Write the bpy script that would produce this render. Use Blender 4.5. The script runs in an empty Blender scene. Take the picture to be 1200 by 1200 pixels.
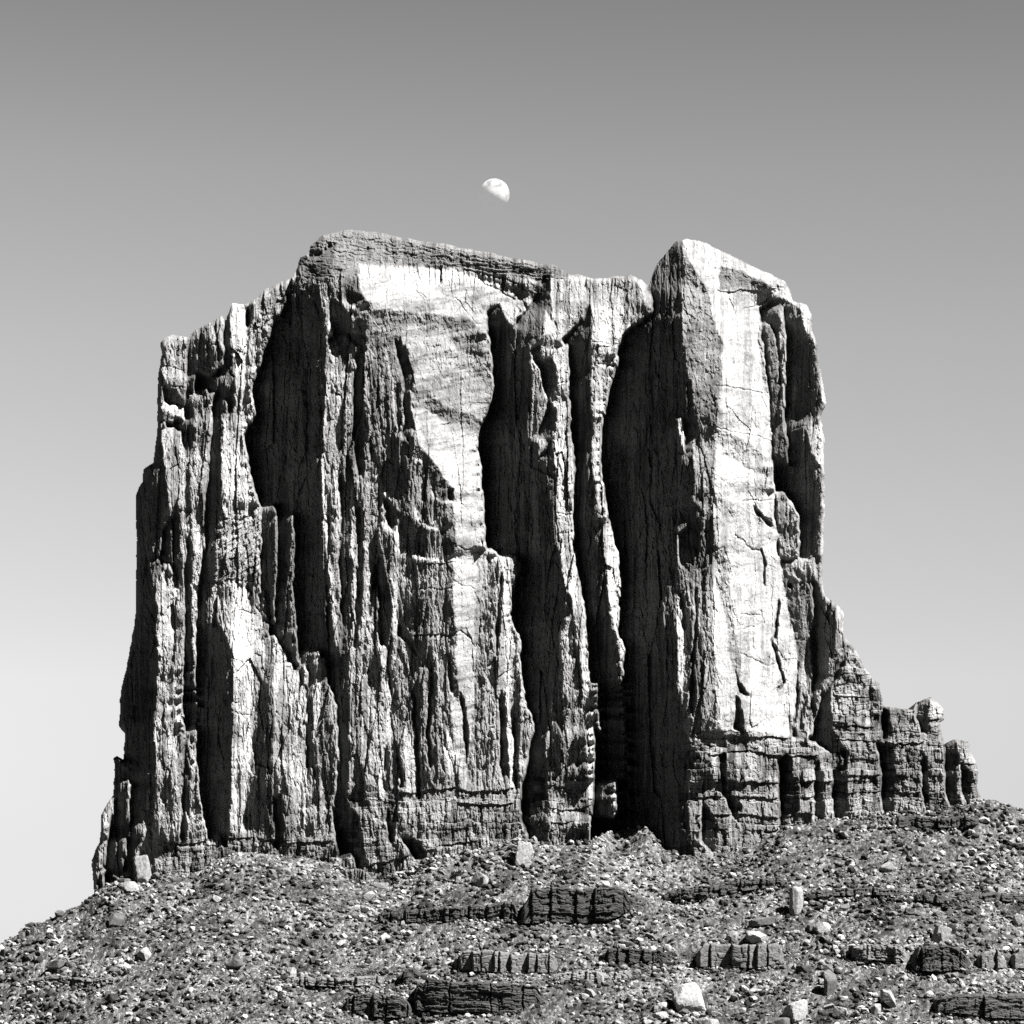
import bpy, math, random
import numpy as np

# ------------------------------------------------------------------ camera, sky, sun, exposure
C = bpy.context.scene
W = 0.3527            # width of the view divided by distance
HZ = 1230.0           # row of the horizon in photo pixels
CAMZ = 1.7
cam_d = bpy.data.cameras.new('camera'); cam = bpy.data.objects.new('camera', cam_d)
C.collection.objects.link(cam); C.camera = cam
cam.location = (0, 0, CAMZ); cam.rotation_euler = (math.radians(90), 0, 0)
cam_d.sensor_width = 36; cam_d.sensor_fit = 'HORIZONTAL'; cam_d.lens = 36 / W
cam_d.shift_y = (HZ - 600) / 1200
cam_d.clip_start = 0.5; cam_d.clip_end = 400000

SUN = np.array([0.52, -0.33, 0.79]); SUN /= np.linalg.norm(SUN)
sd = bpy.data.lights.new('sun', 'SUN'); sd.energy = 5.0; sd.angle = math.radians(0.5); sd.color = (1.0, 0.985, 0.965)
so = bpy.data.objects.new('sun', sd); C.collection.objects.link(so)
from mathutils import Vector
so.rotation_euler = Vector(SUN.tolist()).to_track_quat('Z', 'Y').to_euler()
so.location = (300, -200, 500)

C.view_settings.view_transform = 'Standard'; C.view_settings.look = 'None'
C.view_settings.gamma = 1.0; C.view_settings.exposure = 2.45
C.view_settings.use_curve_mapping = False

C.render.engine = 'CYCLES'; C.cycles.use_denoising = False      # keep the fine grain of the film
wd = bpy.data.worlds.new('World'); C.world = wd; wd.use_nodes = True
nt = wd.node_tree; nt.nodes.clear()
def wn(t, **k):
    n = nt.nodes.new(t)
    for a, b in k.items(): setattr(n, a, b)
    return n
def ramp_set(cr, pts, interp='LINEAR'):
    e = cr.elements; cr.interpolation = interp
    while len(e) < len(pts): e.new(0.5)
    for q, (p, v) in zip(e, pts): q.position = p; q.color = (v, v, v, 1) if not isinstance(v, tuple) else v
sky = wn('ShaderNodeTexSky', sky_type='NISHITA', sun_disc=False)
sky.sun_elevation = math.asin(SUN[2]); sky.sun_rotation = math.atan2(SUN[0], SUN[1])
sky.air_density = 1.0; sky.dust_density = 0.6; sky.ozone_density = 1.0
sep = wn('ShaderNodeSeparateColor'); nt.links.new(sky.outputs[0], sep.inputs[0])      # red filter: the sky goes dark overhead
tc = wn('ShaderNodeTexCoord'); sx = wn('ShaderNodeSeparateXYZ'); nt.links.new(tc.outputs['Generated'], sx.inputs[0])
cr = wn('ShaderNodeValToRGB'); nt.links.new(sx.outputs[2], cr.inputs[0])
SKYR = [(0.0, 0.18), (0.0675, 0.275), (0.125, 0.39), (0.182, 0.411), (0.237, 0.412), (0.29, 0.374), (0.34, 0.289), (0.42, 0.12), (0.6, 0.03)]
ramp_set(cr.color_ramp, SKYR)
mr = wn('ShaderNodeMapRange'); nt.links.new(sx.outputs[0], mr.inputs[0])               # a little darker towards the sun side
mr.inputs[1].default_value = -0.35; mr.inputs[2].default_value = 0.35; mr.inputs[3].default_value = 1.12; mr.inputs[4].default_value = 0.89
m1 = wn('ShaderNodeMath', operation='MULTIPLY'); nt.links.new(cr.outputs[0], m1.inputs[0]); nt.links.new(mr.outputs[0], m1.inputs[1])
m2 = wn('ShaderNodeMath', operation='MULTIPLY'); nt.links.new(sep.outputs[0], m2.inputs[0]); nt.links.new(m1.outputs[0], m2.inputs[1])
mb = wn('ShaderNodeMapRange'); nt.links.new(sx.outputs[1], mb.inputs[0])               # unseen sky beside and behind the camera, dimmed to deepen the shadows
mb.inputs[1].default_value = 0.1; mb.inputs[2].default_value = 0.85; mb.inputs[3].default_value = 0.07; mb.inputs[4].default_value = 1.0
m3 = wn('ShaderNodeMath', operation='MULTIPLY'); nt.links.new(m2.outputs[0], m3.inputs[0]); nt.links.new(mb.outputs[0], m3.inputs[1])
SKYK = wn('ShaderNodeMath', operation='MULTIPLY'); SKYK.inputs[1].default_value = 1.0; nt.links.new(m3.outputs[0], SKYK.inputs[0])
bg = wn('ShaderNodeBackground'); bg.inputs[1].default_value = 0.1
nt.links.new(SKYK.outputs[0], bg.inputs[0])
ow = wn('ShaderNodeOutputWorld'); nt.links.new(bg.outputs[0], ow.inputs[0])

# ------------------------------------------------------------------ helpers
#PURE
def _lat(seed):
    return np.random.RandomState(seed).rand(256, 256)
def noise(x, y, seed=0):
    """smooth value noise in [-1, 1]"""
    L = _lat(seed); xi = np.floor(x).astype(np.int64); yi = np.floor(y).astype(np.int64)
    fx = x - xi; fy = y - yi; fx = fx*fx*(3-2*fx); fy = fy*fy*(3-2*fy)
    a = L[yi & 255, xi & 255]; b = L[yi & 255, (xi+1) & 255]; c = L[(yi+1) & 255, xi & 255]; d = L[(yi+1) & 255, (xi+1) & 255]
    return ((a*(1-fx)+b*fx)*(1-fy) + (c*(1-fx)+d*fx)*fy)*2-1
def fbm(x, y, seed=0, o=4, g=0.5):
    s = 0; a = 1; t = 0
    for k in range(o):
        s = s + a*noise(x*2**k + 17.3*k, y*2**k + 9.1*k, seed+k); t += a; a *= g
    return s/t
def voro(x, y, cx, cy, seed=0, jit=0.9):
    """jittered cells: returns three random numbers of the cell, offset from its centre, distance to its border"""
    X = x/cx; Y = y/cy; xi = np.floor(X).astype(np.int64); yi = np.floor(Y).astype(np.int64)
    A = _lat(seed); B = _lat(seed+1); R = [_lat(seed+2), _lat(seed+3), _lat(seed+4)]
    f1 = np.full(X.shape, 9.); f2 = np.full(X.shape, 9.)
    bi = np.zeros(X.shape, np.int64); bj = bi.copy(); dx1 = np.zeros(X.shape); dy1 = dx1.copy()
    for dj in (-1, 0, 1):
        for di in (-1, 0, 1):
            ci = (xi+di) & 255; cj = (yi+dj) & 255
            ox = X-(xi+di)-0.5-jit*(A[cj, ci]-0.5); oy = Y-(yi+dj)-0.5-jit*(B[cj, ci]-0.5)
            d = np.sqrt(ox*ox+oy*oy); m = d < f1
            f2 = np.where(m, f1, np.minimum(f2, d)); f1 = np.where(m, d, f1)
            bi = np.where(m, ci, bi); bj = np.where(m, cj, bj); dx1 = np.where(m, ox, dx1); dy1 = np.where(m, oy, dy1)
    return [r[bj, bi] for r in R] + [dx1*cx, dy1*cy, f2-f1]
def rnd(i, j, seed):
    return _lat(seed)[j & 255, i & 255]
def masonry(x, y, cw, ch, seed, groove=.9, saw=1.0, pro=1.6, over=.8):
    """beds of blocks: each bed its own thickness, each block its own width, standing proud or set back, its left side steep"""
    yy = y/ch; j = np.floor(yy).astype(np.int64)
    e0 = j+.88*(rnd(j*0+7, j, seed)-.5); e1 = j+1+.88*(rnd(j*0+7, j+1, seed)-.5)
    dn = yy < e0; up = yy >= e1; j = j-dn+up
    e0 = j+.88*(rnd(j*0+7, j, seed)-.5); e1 = j+1+.88*(rnd(j*0+7, j+1, seed)-.5); v = (yy-e0)/(e1-e0)
    k = .6+.8*rnd(j*0+3, j, seed+1)
    xx = x/(cw*k)+9*rnd(j*0+5, j, seed+2); i = np.floor(xx).astype(np.int64)
    f0 = i+.9*(rnd(i, j, seed+3)-.5); f1 = i+1+.9*(rnd(i+1, j, seed+3)-.5)
    i = i-(xx < f0)+(xx >= f1)
    f0 = i+.9*(rnd(i, j, seed+3)-.5); f1 = i+1+.9*(rnd(i+1, j, seed+3)-.5); u = (xx-f0)/(f1-f0); w = (f1-f0)*cw*k; hgt = (e1-e0)*ch
    a = rnd(i, j, seed+4); b = rnd(i, j, seed+5)
    h = pro*((a-.5)*2+.8*(rnd(j*0+9, j, seed+6)-.5)*2)
    h = h + saw*(np.clip(u*w/2.2, 0, 1)*1.6 - u*(.4+1.6*b))
    du = np.minimum(u, 1-u)*w; dv = np.minimum(v, 1-v)*hgt
    gv = groove*np.clip(.55+.9*noise(x/9, y/7, seed+7), .05, 1.3)
    h = h - gv*np.exp(-(du/.75)**2) - gv*.8*np.exp(-(dv/.65)**2) - over*v
    return h, a, b
def blur(a, rx, ry=None, n=2):
    ry = rx if ry is None else ry
    for _ in range(n):
        for ax, r in ((1, int(rx)), (0, int(ry))):
            if r < 1: continue
            p = np.pad(a, [(r+1, r) if k == ax else (0, 0) for k in (0, 1)], 'edge'); c = np.cumsum(p, ax)
            w = 2*r+1
            a = (np.take(c, range(w, c.shape[ax]), ax) - np.take(c, range(0, c.shape[ax]-w), ax))/w
    return a
def inpoly(px, py, P):
    P = np.asarray(P, float); r = np.zeros(px.shape, bool)
    x0, y0, x1, y1 = P[:, 0].min()-1, P[:, 1].min()-1, P[:, 0].max()+1, P[:, 1].max()+1
    sel = (px > x0) & (px < x1) & (py > y0) & (py < y1)
    X = px[sel]; Y = py[sel]; c = np.zeros(X.shape, bool); n = len(P)
    for i in range(n):
        ax, ay = P[i]; bx, by = P[(i+1) % n]
        if ay == by: continue
        k = ((ay > Y) != (by > Y)) & (X < (bx-ax)*(Y-ay)/(by-ay)+ax)
        c ^= k
    r[sel] = c
    return r

# ------------------------------------------------------------------ the butte: outline, facets and bedding, in a facade plan (x right, y down; one unit is 0.294 m)
OUT = [(110,1062),(110,1047),(108,1025),(107,1007),(117,985),(117,970),(118,955),(127,939),(132,932),(134,905),(133,889),(137,884),(141,892),(144,888),
(146,860),(139,851),(140,835),(141,810),(148,780),(151,765),(156,737),(159,717),(159,670),(160,640),(159,605),(159,580),(162,570),(167,564),(167,550),
(180,541),(181,522),(184,505),(184,467),(185,440),(189,415),(187,402),(192,396),(202,392),(222,395),(227,386),(240,381),(260,369),(265,375),(271,356),
(287,356),(297,352),(312,337),(342,325),(349,310),(351,301),(362,297),(364,287),(377,275),(390,272),(405,269),(435,271),(462,276),(490,282),(520,285),(542,290),
(580,297),(597,301),(635,309),(652,311),(670,322),(680,321),(695,327),(720,324),(740,322),(752,327),(761,336),(760,337),(764,322),(771,307),(777,300),
(792,282),(805,279),(827,284),(852,297),(877,309),(902,320),(920,329),(927,342),(929,352),(945,357),(951,367),(952,387),(959,405),(960,425),(964,445),
(968,472),(962,487),(966,515),(966,550),(967,582),(966,620),(965,655),(964,675),(967,698),(980,707),(989,717),(989,745),(996,752),(1007,765),(1012,780),
(1022,792),(1030,800),(1036,827),(1055,831),(1070,831),(1074,822),(1090,817),(1106,829),(1107,844),(1101,846),(1105,862),(1107,873),(1117,866),(1135,869),
(1137,880),(1144,892),(1146,907),(1145,920),(1149,932),(1152,950),(1156,1062)]
BASE = [(0,1107),(20,1097),(33,1087),(48,1083),(63,1076),(80,1066),(93,1062),(110,1048),(120,1040),(137,1031),(187,1026),(225,1025),(255,1008),(280,999),(305,1001),(362,1006),(400,1016),(417,1025),
(450,1030),(480,1022),(505,1006),(530,1005),(570,994),(595,986),(612,983),(625,985),(645,992),(692,986),(710,977),(722,974),(757,970),(767,980),(777,995),(787,1001),(817,1007),
(847,1002),(885,990),(920,969),(947,966),(965,960),(1005,960),(1040,954),(1087,952),(1112,950),(1150,938),(1162,938),(1175,942),(1200,950),(1230,962)]

# strips: (tone, albedo, [(y, x_left, x_right), ...]); tone 0 turns to the left, 0.5 straight out, 1 to the right; albedo holds varnish plus shade painted in by tone
S = []
def st(tone, *rows, a=None): S.append(('s', tone, a, rows))
def pg(tone, *pts, a=None): S.append(('p', tone, a, pts))
# left cluster
pg(.5, (100,360),(400,300),(400,1062),(100,1062))
st(.0, (385,185,190),(440,183,190),(500,182,188),(540,178,194),(555,164,196),(590,157,197),(600,157,190),(640,157,187),(700,157,182),(760,149,183),(800,142,184),(850,137,180),(880,137,179),(950,134,176),(1000,119,165),(1060,112,140))
st(.65,(396,190,222),(450,190,217))
pg(.1,(191,450),(205,456),(217,472),(217,483),(205,474),(192,471)); pg(1,(191,470),(217,479),(216,493),(205,491),(197,481),(191,480))
pg(.0,(190,490),(202,496),(209,490),(215,493),(216,508),(202,501),(191,499)); st(.8,(500,188,213),(516,188,216),(525,190,216)); st(.5,(525,189,216),(550,194,214)); st(.65,(550,197,213),(597,199,203))
st(.0,(390,221,226),(430,219,229),(470,218,226),(505,214,228),(540,216,220))
st(.42,(384,227,262),(436,229,262)); pg(.02,(229,434),(245,440),(262,428),(265,455),(246,462),(243,470),(235,458),(229,466))
st(.65,(462,221,243),(485,227,250),(560,229,246),(580,207,246),(600,212,242),(635,214,238)); st(.8,(612,228,240),(660,227,240),(700,224,232),(787,224,229))
st(.8,(620,210,219),(675,211,216)); st(.45,(640,212,219),(700,210,217),(740,208,212)); st(0,(600,198,210),(620,192,211),(660,186,211),(675,184,211),(690,190,208))
st(.0,(372,263,269),(430,262,271),(470,248,266),(500,248,261),(560,245,259),(600,241,260),(640,240,253),(680,234,251),(720,231,250),(760,231,270),(850,231,272),(900,231,270),(985,243,267))
st(.0,(640,219,226),(700,216,223),(780,216,230),(850,214,231),(870,215,229),(960,212,222),(985,208,216))
st(.95,(356,271,289),(410,271,289),(440,276,287),(500,275,288)); st(.1,(360,289,296),(400,289,297)); st(.0,(420,267,275),(480,266,275))
st(.55,(355,296,320),(380,296,317),(385,289,315),(435,288,303),(460,289,298)); st(.85,(458,289,300),(500,287,293))
st(.8,(500,260,286),(540,261,294),(600,263,297)); st(.6,(600,258,302),(640,254,304),(670,253,304),(690,248,300))
st(.45,(655,252,275),(675,250,272)); st(.6,(672,247,257),(700,246,253),(728,245,248)); st(1,(680,273,290),(720,272,298),(800,273,298),(900,272,294),(940,270,288),(978,271,288))
st(.7,(605,303,309),(680,303,308)); st(.6,(720,300,306),(795,302,313))
st(.7,(672,186,204),(690,188,208),(740,186,205),(800,184,202),(850,187,200)); st(.9,(840,180,188),(878,179,186)); pg(.75,(190,845),(200,842),(204,850),(206,832),(213,832),(215,845),(212,890),(198,888),(190,870))
st(.6,(888,193,213),(940,188,213),(990,188,210)); st(.8,(895,205,213),(985,204,211)); st(.75,(868,220,228),(900,221,230),(955,223,229)); st(.7,(952,218,243),(985,222,243)); 
st(.6,(912,150,153),(930,147,152),(965,148,152)); st(.6,(938,127,130),(950,121,129),(1000,118,124),(1035,116,122)); st(.6,(980,144,149),(1006,143,148)); st(.55,(922,172,177),(958,169,177)); pg(.85,(172,967),(176,975),(178,1012),(160,1015),(158,1000))
# great dark wall
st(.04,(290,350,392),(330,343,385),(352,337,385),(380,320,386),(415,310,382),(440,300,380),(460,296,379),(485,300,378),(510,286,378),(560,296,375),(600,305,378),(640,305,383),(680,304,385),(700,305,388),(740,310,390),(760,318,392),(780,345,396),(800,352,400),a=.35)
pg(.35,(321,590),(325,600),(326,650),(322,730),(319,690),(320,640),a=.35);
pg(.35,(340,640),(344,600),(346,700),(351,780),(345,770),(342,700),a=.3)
pg(.72,(313,800),(320,760),(322,744),(327,757),(335,765),(345,784),(354,800),(358,780),(362,792),(363,860),(360,900),(322,900)); st(.25,(700,305,312),(770,312,320),(860,298,322),(980,297,322)); st(.55,(900,322,362),(980,330,362))
st(.9,(867,319,323),(955,319,322)); st(.0,(930,318,330),(965,322,332),(995,322,330)); st(.9,(898,342,362),(950,343,364)); st(.85,(955,345,360),(980,343,360)); st(.0,(800,359,367),(850,359,366),(905,359,369))
st(.55,(767,368,380),(800,366,384),(870,368,396),(945,374,392)); st(.75,(768,372,380),(830,372,377)); st(.45,(830,376,395),(880,376,397))
# main wall
pg(.5,(375,332),(395,320),(420,310),(500,314),(540,318),(600,332),(632,345),(576,380),(580,470),(562,505),(575,650),(612,650),(600,700),(614,800),(628,850),(612,1062),(400,1062),(386,880),(395,760),(378,550),(382,400))
pg(.35,(368,330),(390,322),(415,311),(424,325),(430,345),(425,352),(400,350),(385,350))
pg(.2,(408,341),(425,344),(431,358),(415,360)); pg(1,(412,358),(431,355),(428,364),(414,363))
pg(.93,(420,310),(500,314),(537,317),(560,325),(622,347),(600,352),(585,356),(572,368),(575,392),(540,372),(500,366),(470,370),(440,365),(424,345))
pg(.7,(430,365),(470,366),(510,368),(572,385),(578,400),(578,440),(485,440),(470,395),(440,388),(412,392))
pg(.5,(520,375),(545,370),(562,385),(566,420),(535,410),a=.5)
pg(.9,(487,440),(578,430),(578,465),(566,495),(563,530),(540,545),(512,540),(497,515),(488,480)); pg(.7,(500,460),(520,475),(560,490),(565,497),(520,494),(500,480),a=.6)
pg(.02,(386,350),(400,352),(408,372),(412,390),(427,392),(428,399),(410,410),(397,427),(386,405))
st(.48,(400,390,428),(480,383,425),(560,382,418)); st(1,(372,384,387),(390,384,391),(392,384,391)); st(.9,(480,378,381),(560,376,379),(600,379,384),(640,382,388),(690,386,391),(738,390,394))
st(.75,(405,385,388),(470,381,385)); st(.12,(405,418,424),(460,414,424),(510,414,427),(560,418,424)); st(.8,(400,395,398),(500,396,399),(560,392,397),(640,396,400))
st(.35,(400,430,460),(480,428,462),(550,430,465)); st(.85,(410,449,453),(450,458,461),(500,461,465),(540,466,470)); st(.15,(400,463,475),(440,470,484),(470,474,490),(495,474,490),(510,470,480))
st(.85,(455,482,486),(480,480,492),(500,486,497),(520,490,500))
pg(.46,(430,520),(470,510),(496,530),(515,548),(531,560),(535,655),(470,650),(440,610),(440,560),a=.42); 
pg(.95,(437,532),(441,540),(447,565),(455,578),(462,583),(452,585),(445,572),(440,556)); pg(.9,(446,575),(449,598),(452,615),(462,624),(452,626),(446,612)); pg(.1,(449,580),(462,595),(466,615),(458,622),(452,610))
st(.35,(555,472,480),(600,470,482),(640,470,478),a=.4); pg(.75,(488,535),(496,540),(494,580),(489,592),(487,560))
pg(.95,(484,590),(488,598),(497,614),(510,619),(524,616),(534,606),(534,613),(524,622),(508,624),(494,618),(486,606)); pg(.95,(503,568),(509,582),(520,588),(533,584),(532,589),(518,592),(507,586)); pg(.1,(526,572),(532,574),(532,585),(525,585))
pg(.42,(490,545),(500,548),(502,568),(508,585),(530,592),(530,606),(512,618),(498,612),(490,596),a=.5)
pg(.42,(485,622),(534,622),(535,650),(482,650),a=.42); pg(.95,(480,642),(488,650),(510,653),(536,649),(536,656),(508,659),(488,656)); pg(.42,(484,656),(528,658),(530,745),(486,745),(482,700),a=.5)
st(1,(615,463,468),(635,461,473),(655,461,473)); st(.95,(655,461,466),(700,461,467),(740,461,467)); st(0,(655,440,447),(700,443,460),(740,445,460),(800,452,458),(830,455,459)); pg(.02,(466,728),(480,740),(490,770),(478,755),(464,745))
st(.85,(630,411,415),(680,412,418),(725,412,419)); st(.1,(600,418,424),(680,418,424),(755,415,421)); st(.8,(635,427,432),(680,430,440),(730,430,441),(760,432,445)); st(.7,(725,420,440),(760,417,447),(800,417,452))
st(.15,(560,398,408),(650,398,410),(760,400,410)); st(.12,(655,441,446),(720,430,436))
st(1,(500,485,558),(520,492,561),(532,502,564),(550,513,564),(575,532,566),(620,534,570),(640,536,571),(655,530,560),(680,531,560),(725,533,557),(765,535,557),(800,536,556),(840,537,554),(880,540,551),(920,540,547))
pg(.02,(537,812),(545,820),(549,860),(547,900),(544,880),(543,835)); st(1,(812,527,536),(870,533,545),(915,537,545)); st(1,(850,516,522),(870,520,532),(900,524,537),(920,530,537))
st(.6,(640,562,586),(660,559,604),(720,557,600),(800,556,590),(920,553,590),a=.6); st(.85,(640,590,608),(690,588,600),(740,592,600),(760,590,608)); st(.15,(665,586,590),(760,580,584))
st(0,(815,586,592),(860,585,593),(912,588,597)); st(1,(690,591,595),(760,592,597),(860,594,600),(922,599,604)); st(.55,(770,598,612),(850,600,624),(915,604,611)); st(.1,(850,600,606),(920,604,608))
st(.55,(755,412,452),(860,411,455),(925,408,455)); st(.85,(760,445,449),(815,453,458),(860,456,464),(925,462,471)); st(.1,(880,462,466),(925,470,474)); st(.85,(850,473,487),(890,474,486),(935,478,488)); st(.1,(800,482,486),(870,486,491),(935,488,494))
st(.9,(885,444,449),(945,444,451)); st(.45,(760,490,525),(920,492,520)); st(.1,(780,505,508),(860,500,504),(905,505,508)); st(.1,(760,524,528),(812,526,531)); st(.1,(880,449,455),(905,450,456))
st(.03,(755,386,411),(800,386,407),(825,394,410),(885,397,410),(935,391,405),(960,391,420),(1010,398,430)); st(.6,(960,448,460),(1000,450,462),(1030,452,468)); st(.0,(957,452,463),(985,455,463))
pg(.1,(470,980),(490,985),(500,1005),(485,1008)); 
# alcove and fins
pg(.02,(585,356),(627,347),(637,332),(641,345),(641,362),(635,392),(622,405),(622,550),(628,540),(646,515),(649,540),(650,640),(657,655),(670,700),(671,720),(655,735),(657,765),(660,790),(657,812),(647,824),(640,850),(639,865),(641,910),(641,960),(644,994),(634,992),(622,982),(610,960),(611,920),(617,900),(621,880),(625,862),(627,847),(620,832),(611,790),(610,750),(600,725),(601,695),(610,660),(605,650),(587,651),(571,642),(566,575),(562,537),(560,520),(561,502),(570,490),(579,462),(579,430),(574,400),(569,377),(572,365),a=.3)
pg(.8,(585,356),(600,351),(627,347),(618,362),(607,374),(600,384),(592,372)); 
pg(.75,(641,330),(650,315),(665,322),(692,330),(692,355),(680,362),(660,395),(668,440),(674,550),(673,640),(652,640),(650,550),(646,515),(630,515),(622,550),(622,405),(635,392),(640,362))
pg(.5,(645,355),(690,352),(684,362),(670,368),(645,365)); pg(.02,(633,424),(648,420),(653,435),(650,455),(643,470),(638,465),(635,440)); pg(.02,(644,470),(651,480),(654,498),(640,515),(630,513),(633,500)); pg(.1,(622,412),(632,400),(636,430),(628,425)); pg(.05,(634,330),(644,318),(643,350),(648,378),(640,365)); pg(0,(622,516),(632,518),(628,560),(622,560))
st(.8,(500,650,673),(560,652,672),(640,653,672),(660,655,674),(690,663,680)); pg(.45,(622,430),(634,440),(636,470),(632,500),(622,515))
st(.95,(625,668,673),(660,668,675),(700,671,683),(760,678,689),(800,680,692),(870,687,698),(950,688,695)); st(.45,(735,658,672),(760,660,679),(825,650,685),(865,642,687),(950,642,688)); st(.75,(735,655,668),(765,657,668)); 
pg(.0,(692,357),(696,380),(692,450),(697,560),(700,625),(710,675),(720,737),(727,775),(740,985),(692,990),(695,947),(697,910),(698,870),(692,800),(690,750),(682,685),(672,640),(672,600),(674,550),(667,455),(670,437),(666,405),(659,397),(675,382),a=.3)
pg(.38,(687,333),(700,328),(720,324),(742,322),(752,340),(757,356),(740,362),(692,360),a=.6); pg(.95,(742,322),(752,328),(762,337),(767,362),(756,358),(752,340)); 
st(.72,(357,692,757),(366,692,767),(392,692,732),(405,692,726),(425,691,724),(467,693,712),(500,695,705),(550,696,705),(600,697,708)); st(.45,(402,693,708),(440,692,721),a=.7)
st(1,(560,698,710),(600,702,712),(620,703,716),(650,706,726),(690,711,728),(715,716,725),(767,729,732)); st(.9,(915,719,722),(950,718,724),(965,720,723)); st(.3,(560,694,697),(720,712,715),a=.3)
# shadowed wall left of the tower, and its own left face
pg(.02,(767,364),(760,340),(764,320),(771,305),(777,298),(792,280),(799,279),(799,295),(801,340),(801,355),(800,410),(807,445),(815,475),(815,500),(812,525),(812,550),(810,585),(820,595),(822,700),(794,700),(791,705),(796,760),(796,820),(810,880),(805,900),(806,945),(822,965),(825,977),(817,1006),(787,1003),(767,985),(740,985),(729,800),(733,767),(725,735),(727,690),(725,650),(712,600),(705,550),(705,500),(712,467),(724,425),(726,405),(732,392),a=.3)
pg(.9,(795,492),(801,490),(803,515),(802,533),(797,515)); pg(.3,(690,800),(700,800),(705,860),(698,850))

# tower
pg(.46,(799,295),(827,340),(835,375),(847,400),(845,450),(840,500),(836,550),(836,600),(840,647),(834,650),(836,750),(839,800),(840,860),(822,860),(815,700),(820,595),(810,585),(812,550),(815,500),(815,475),(807,445),(800,410),a=.5)
pg(.2,(799,292),(806,300),(822,325),(828,340),(801,343),a=.7); st(.12,(412,797,803),(455,797,806),(480,804,812))
pg(.45,(796,625),(804,612),(812,640),(822,700),(822,860),(806,860),(796,800),(794,775),(791,700)); pg(.05,(796,625),(806,618),(812,640),(808,670),(798,660)); st(.9,(700,792,800),(780,795,802),(815,797,802)); st(.1,(690,815,818),(780,811,815),(830,808,816)); st(.1,(690,796,800),(730,800,806))
pg(.86,(800,281),(812,279),(852,297),(905,322),(927,344),(929,352),(905,352),(905,335),(870,322),(842,318),(845,335),(840,345),(828,340),(812,312),a=.9)
pg(.55,(842,312),(870,318),(905,335),(903,340),(842,337),a=.45)
pg(1,(828,340),(905,338),(890,357),(889,370),(891,390),(897,425),(900,462),(904,500),(906,550),(907,607),(912,627),(917,675),(925,695),(932,725),(935,762),(934,800),(932,822),(925,860),(842,856),(839,800),(836,750),(834,650),(840,647),(836,600),(836,550),(840,500),(845,450),(847,400),(835,375))
pg(.75,(836,500),(850,505),(880,520),(903,540),(903,560),(870,545),(845,530),a=.75); pg(.7,(838,585),(860,588),(862,602),(838,602),a=.75); pg(.7,(838,650),(852,655),(858,700),(866,760),(868,790),(858,790),(850,720),(840,690),a=.7)
pg(.1,(885,593),(892,602),(900,608),(907,612),(904,618),(896,610),(888,603)); st(.05,(645,892,894),(660,895,897),(680,894,896)); st(.05,(705,913,916),(740,907,910),(752,903,907),(765,909,912),(800,917,920),(815,905,909)); pg(.05,(857,760),(867,800),(878,814),(868,812)); pg(.05,(864,815),(867,818),(872,858),(860,852))
pg(.4,(856,645),(870,630),(885,640),(893,647),(893,655),(880,648),(868,640)) if 0 else None
st(.05,(628,912,916),(645,908,912))
# dark recessed wall on the right of the tower
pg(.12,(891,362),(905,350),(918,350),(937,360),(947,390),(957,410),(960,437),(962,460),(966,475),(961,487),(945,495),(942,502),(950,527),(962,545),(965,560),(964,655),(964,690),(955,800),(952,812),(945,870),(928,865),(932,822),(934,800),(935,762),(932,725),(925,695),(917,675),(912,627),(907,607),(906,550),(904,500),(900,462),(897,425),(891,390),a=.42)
st(.55,(370,913,917),(400,914,921),(450,917,921),(478,918,921),a=.6); st(.35,(375,895,905),(460,903,915),(540,908,925),a=.4)
pg(.9,(938,358),(947,360),(952,370),(953,388),(946,395),(940,380)); pg(.7,(943,497),(962,490),(967,500),(967,545),(957,540),(950,528)); st(1,(450,961,965),(470,965,970)); st(.8,(575,963,969),(600,964,969),(640,963,968),(655,961,966))
pg(.55,(910,577),(920,576),(930,590),(936,605),(938,650),(935,655),(915,655),(910,620),a=.6); pg(.1,(941,600),(952,594),(962,600),(962,640),(957,652),(950,650),(943,635)); pg(.4,(915,657),(955,655),(956,680),(918,685),a=.6)
st(.4,(685,920,953),(780,936,952),(810,935,951),a=.4); st(.8,(783,935,943),(810,935,943)); st(.0,(685,953,961),(700,953,966),(740,954,969),(790,953,967),(812,951,965))
st(.5,(812,938,958),(830,935,957),(862,928,950)); st(0,(822,941,946),(862,934,939)); 
st(.5,(395,888,892),(440,893,898),(470,897,902),a=.6); pg(.58,(800,335),(828,342),(834,372),(845,398),(846,430),(826,440),(812,400),(802,370),a=.55)
# stepped ridge
pg(.5,(965,695),(990,700),(1000,750),(1030,795),(1160,810),(1160,1062),(946,1062),(946,870),(961,820),(970,760))
st(.7,(705,980,990),(745,980,990)); st(.3,(705,969,979),(740,969,979)); pg(.3,(972,752),(990,745),(992,768),(975,795)); pg(.85,(997,757),(1007,768),(1015,790),(1005,785),(990,778)); 
pg(0,(996,752),(1003,762),(993,772),(977,797),(973,815),(974,850),(986,870),(975,885),(957,885),(946,872),(954,850),(961,820),(970,800),(982,777))
pg(.72,(995,762),(1012,780),(1022,792),(1025,850),(976,848),(976,815),(982,795)); pg(.4,(1022,792),(1032,800),(1036,830),(1028,850),(1022,830)); pg(.25,(983,785),(993,787),(993,797),(982,795)); pg(.95,(996,840),(1020,838),(1020,848),(996,846))
pg(0,(975,882),(984,868),(992,880),(994,955),(976,955),(974,900)); pg(.3,(972,882),(985,877),(987,895),(974,905)) ; pg(.6,(994,870),(1032,872),(1036,960),(994,960)); 
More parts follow.
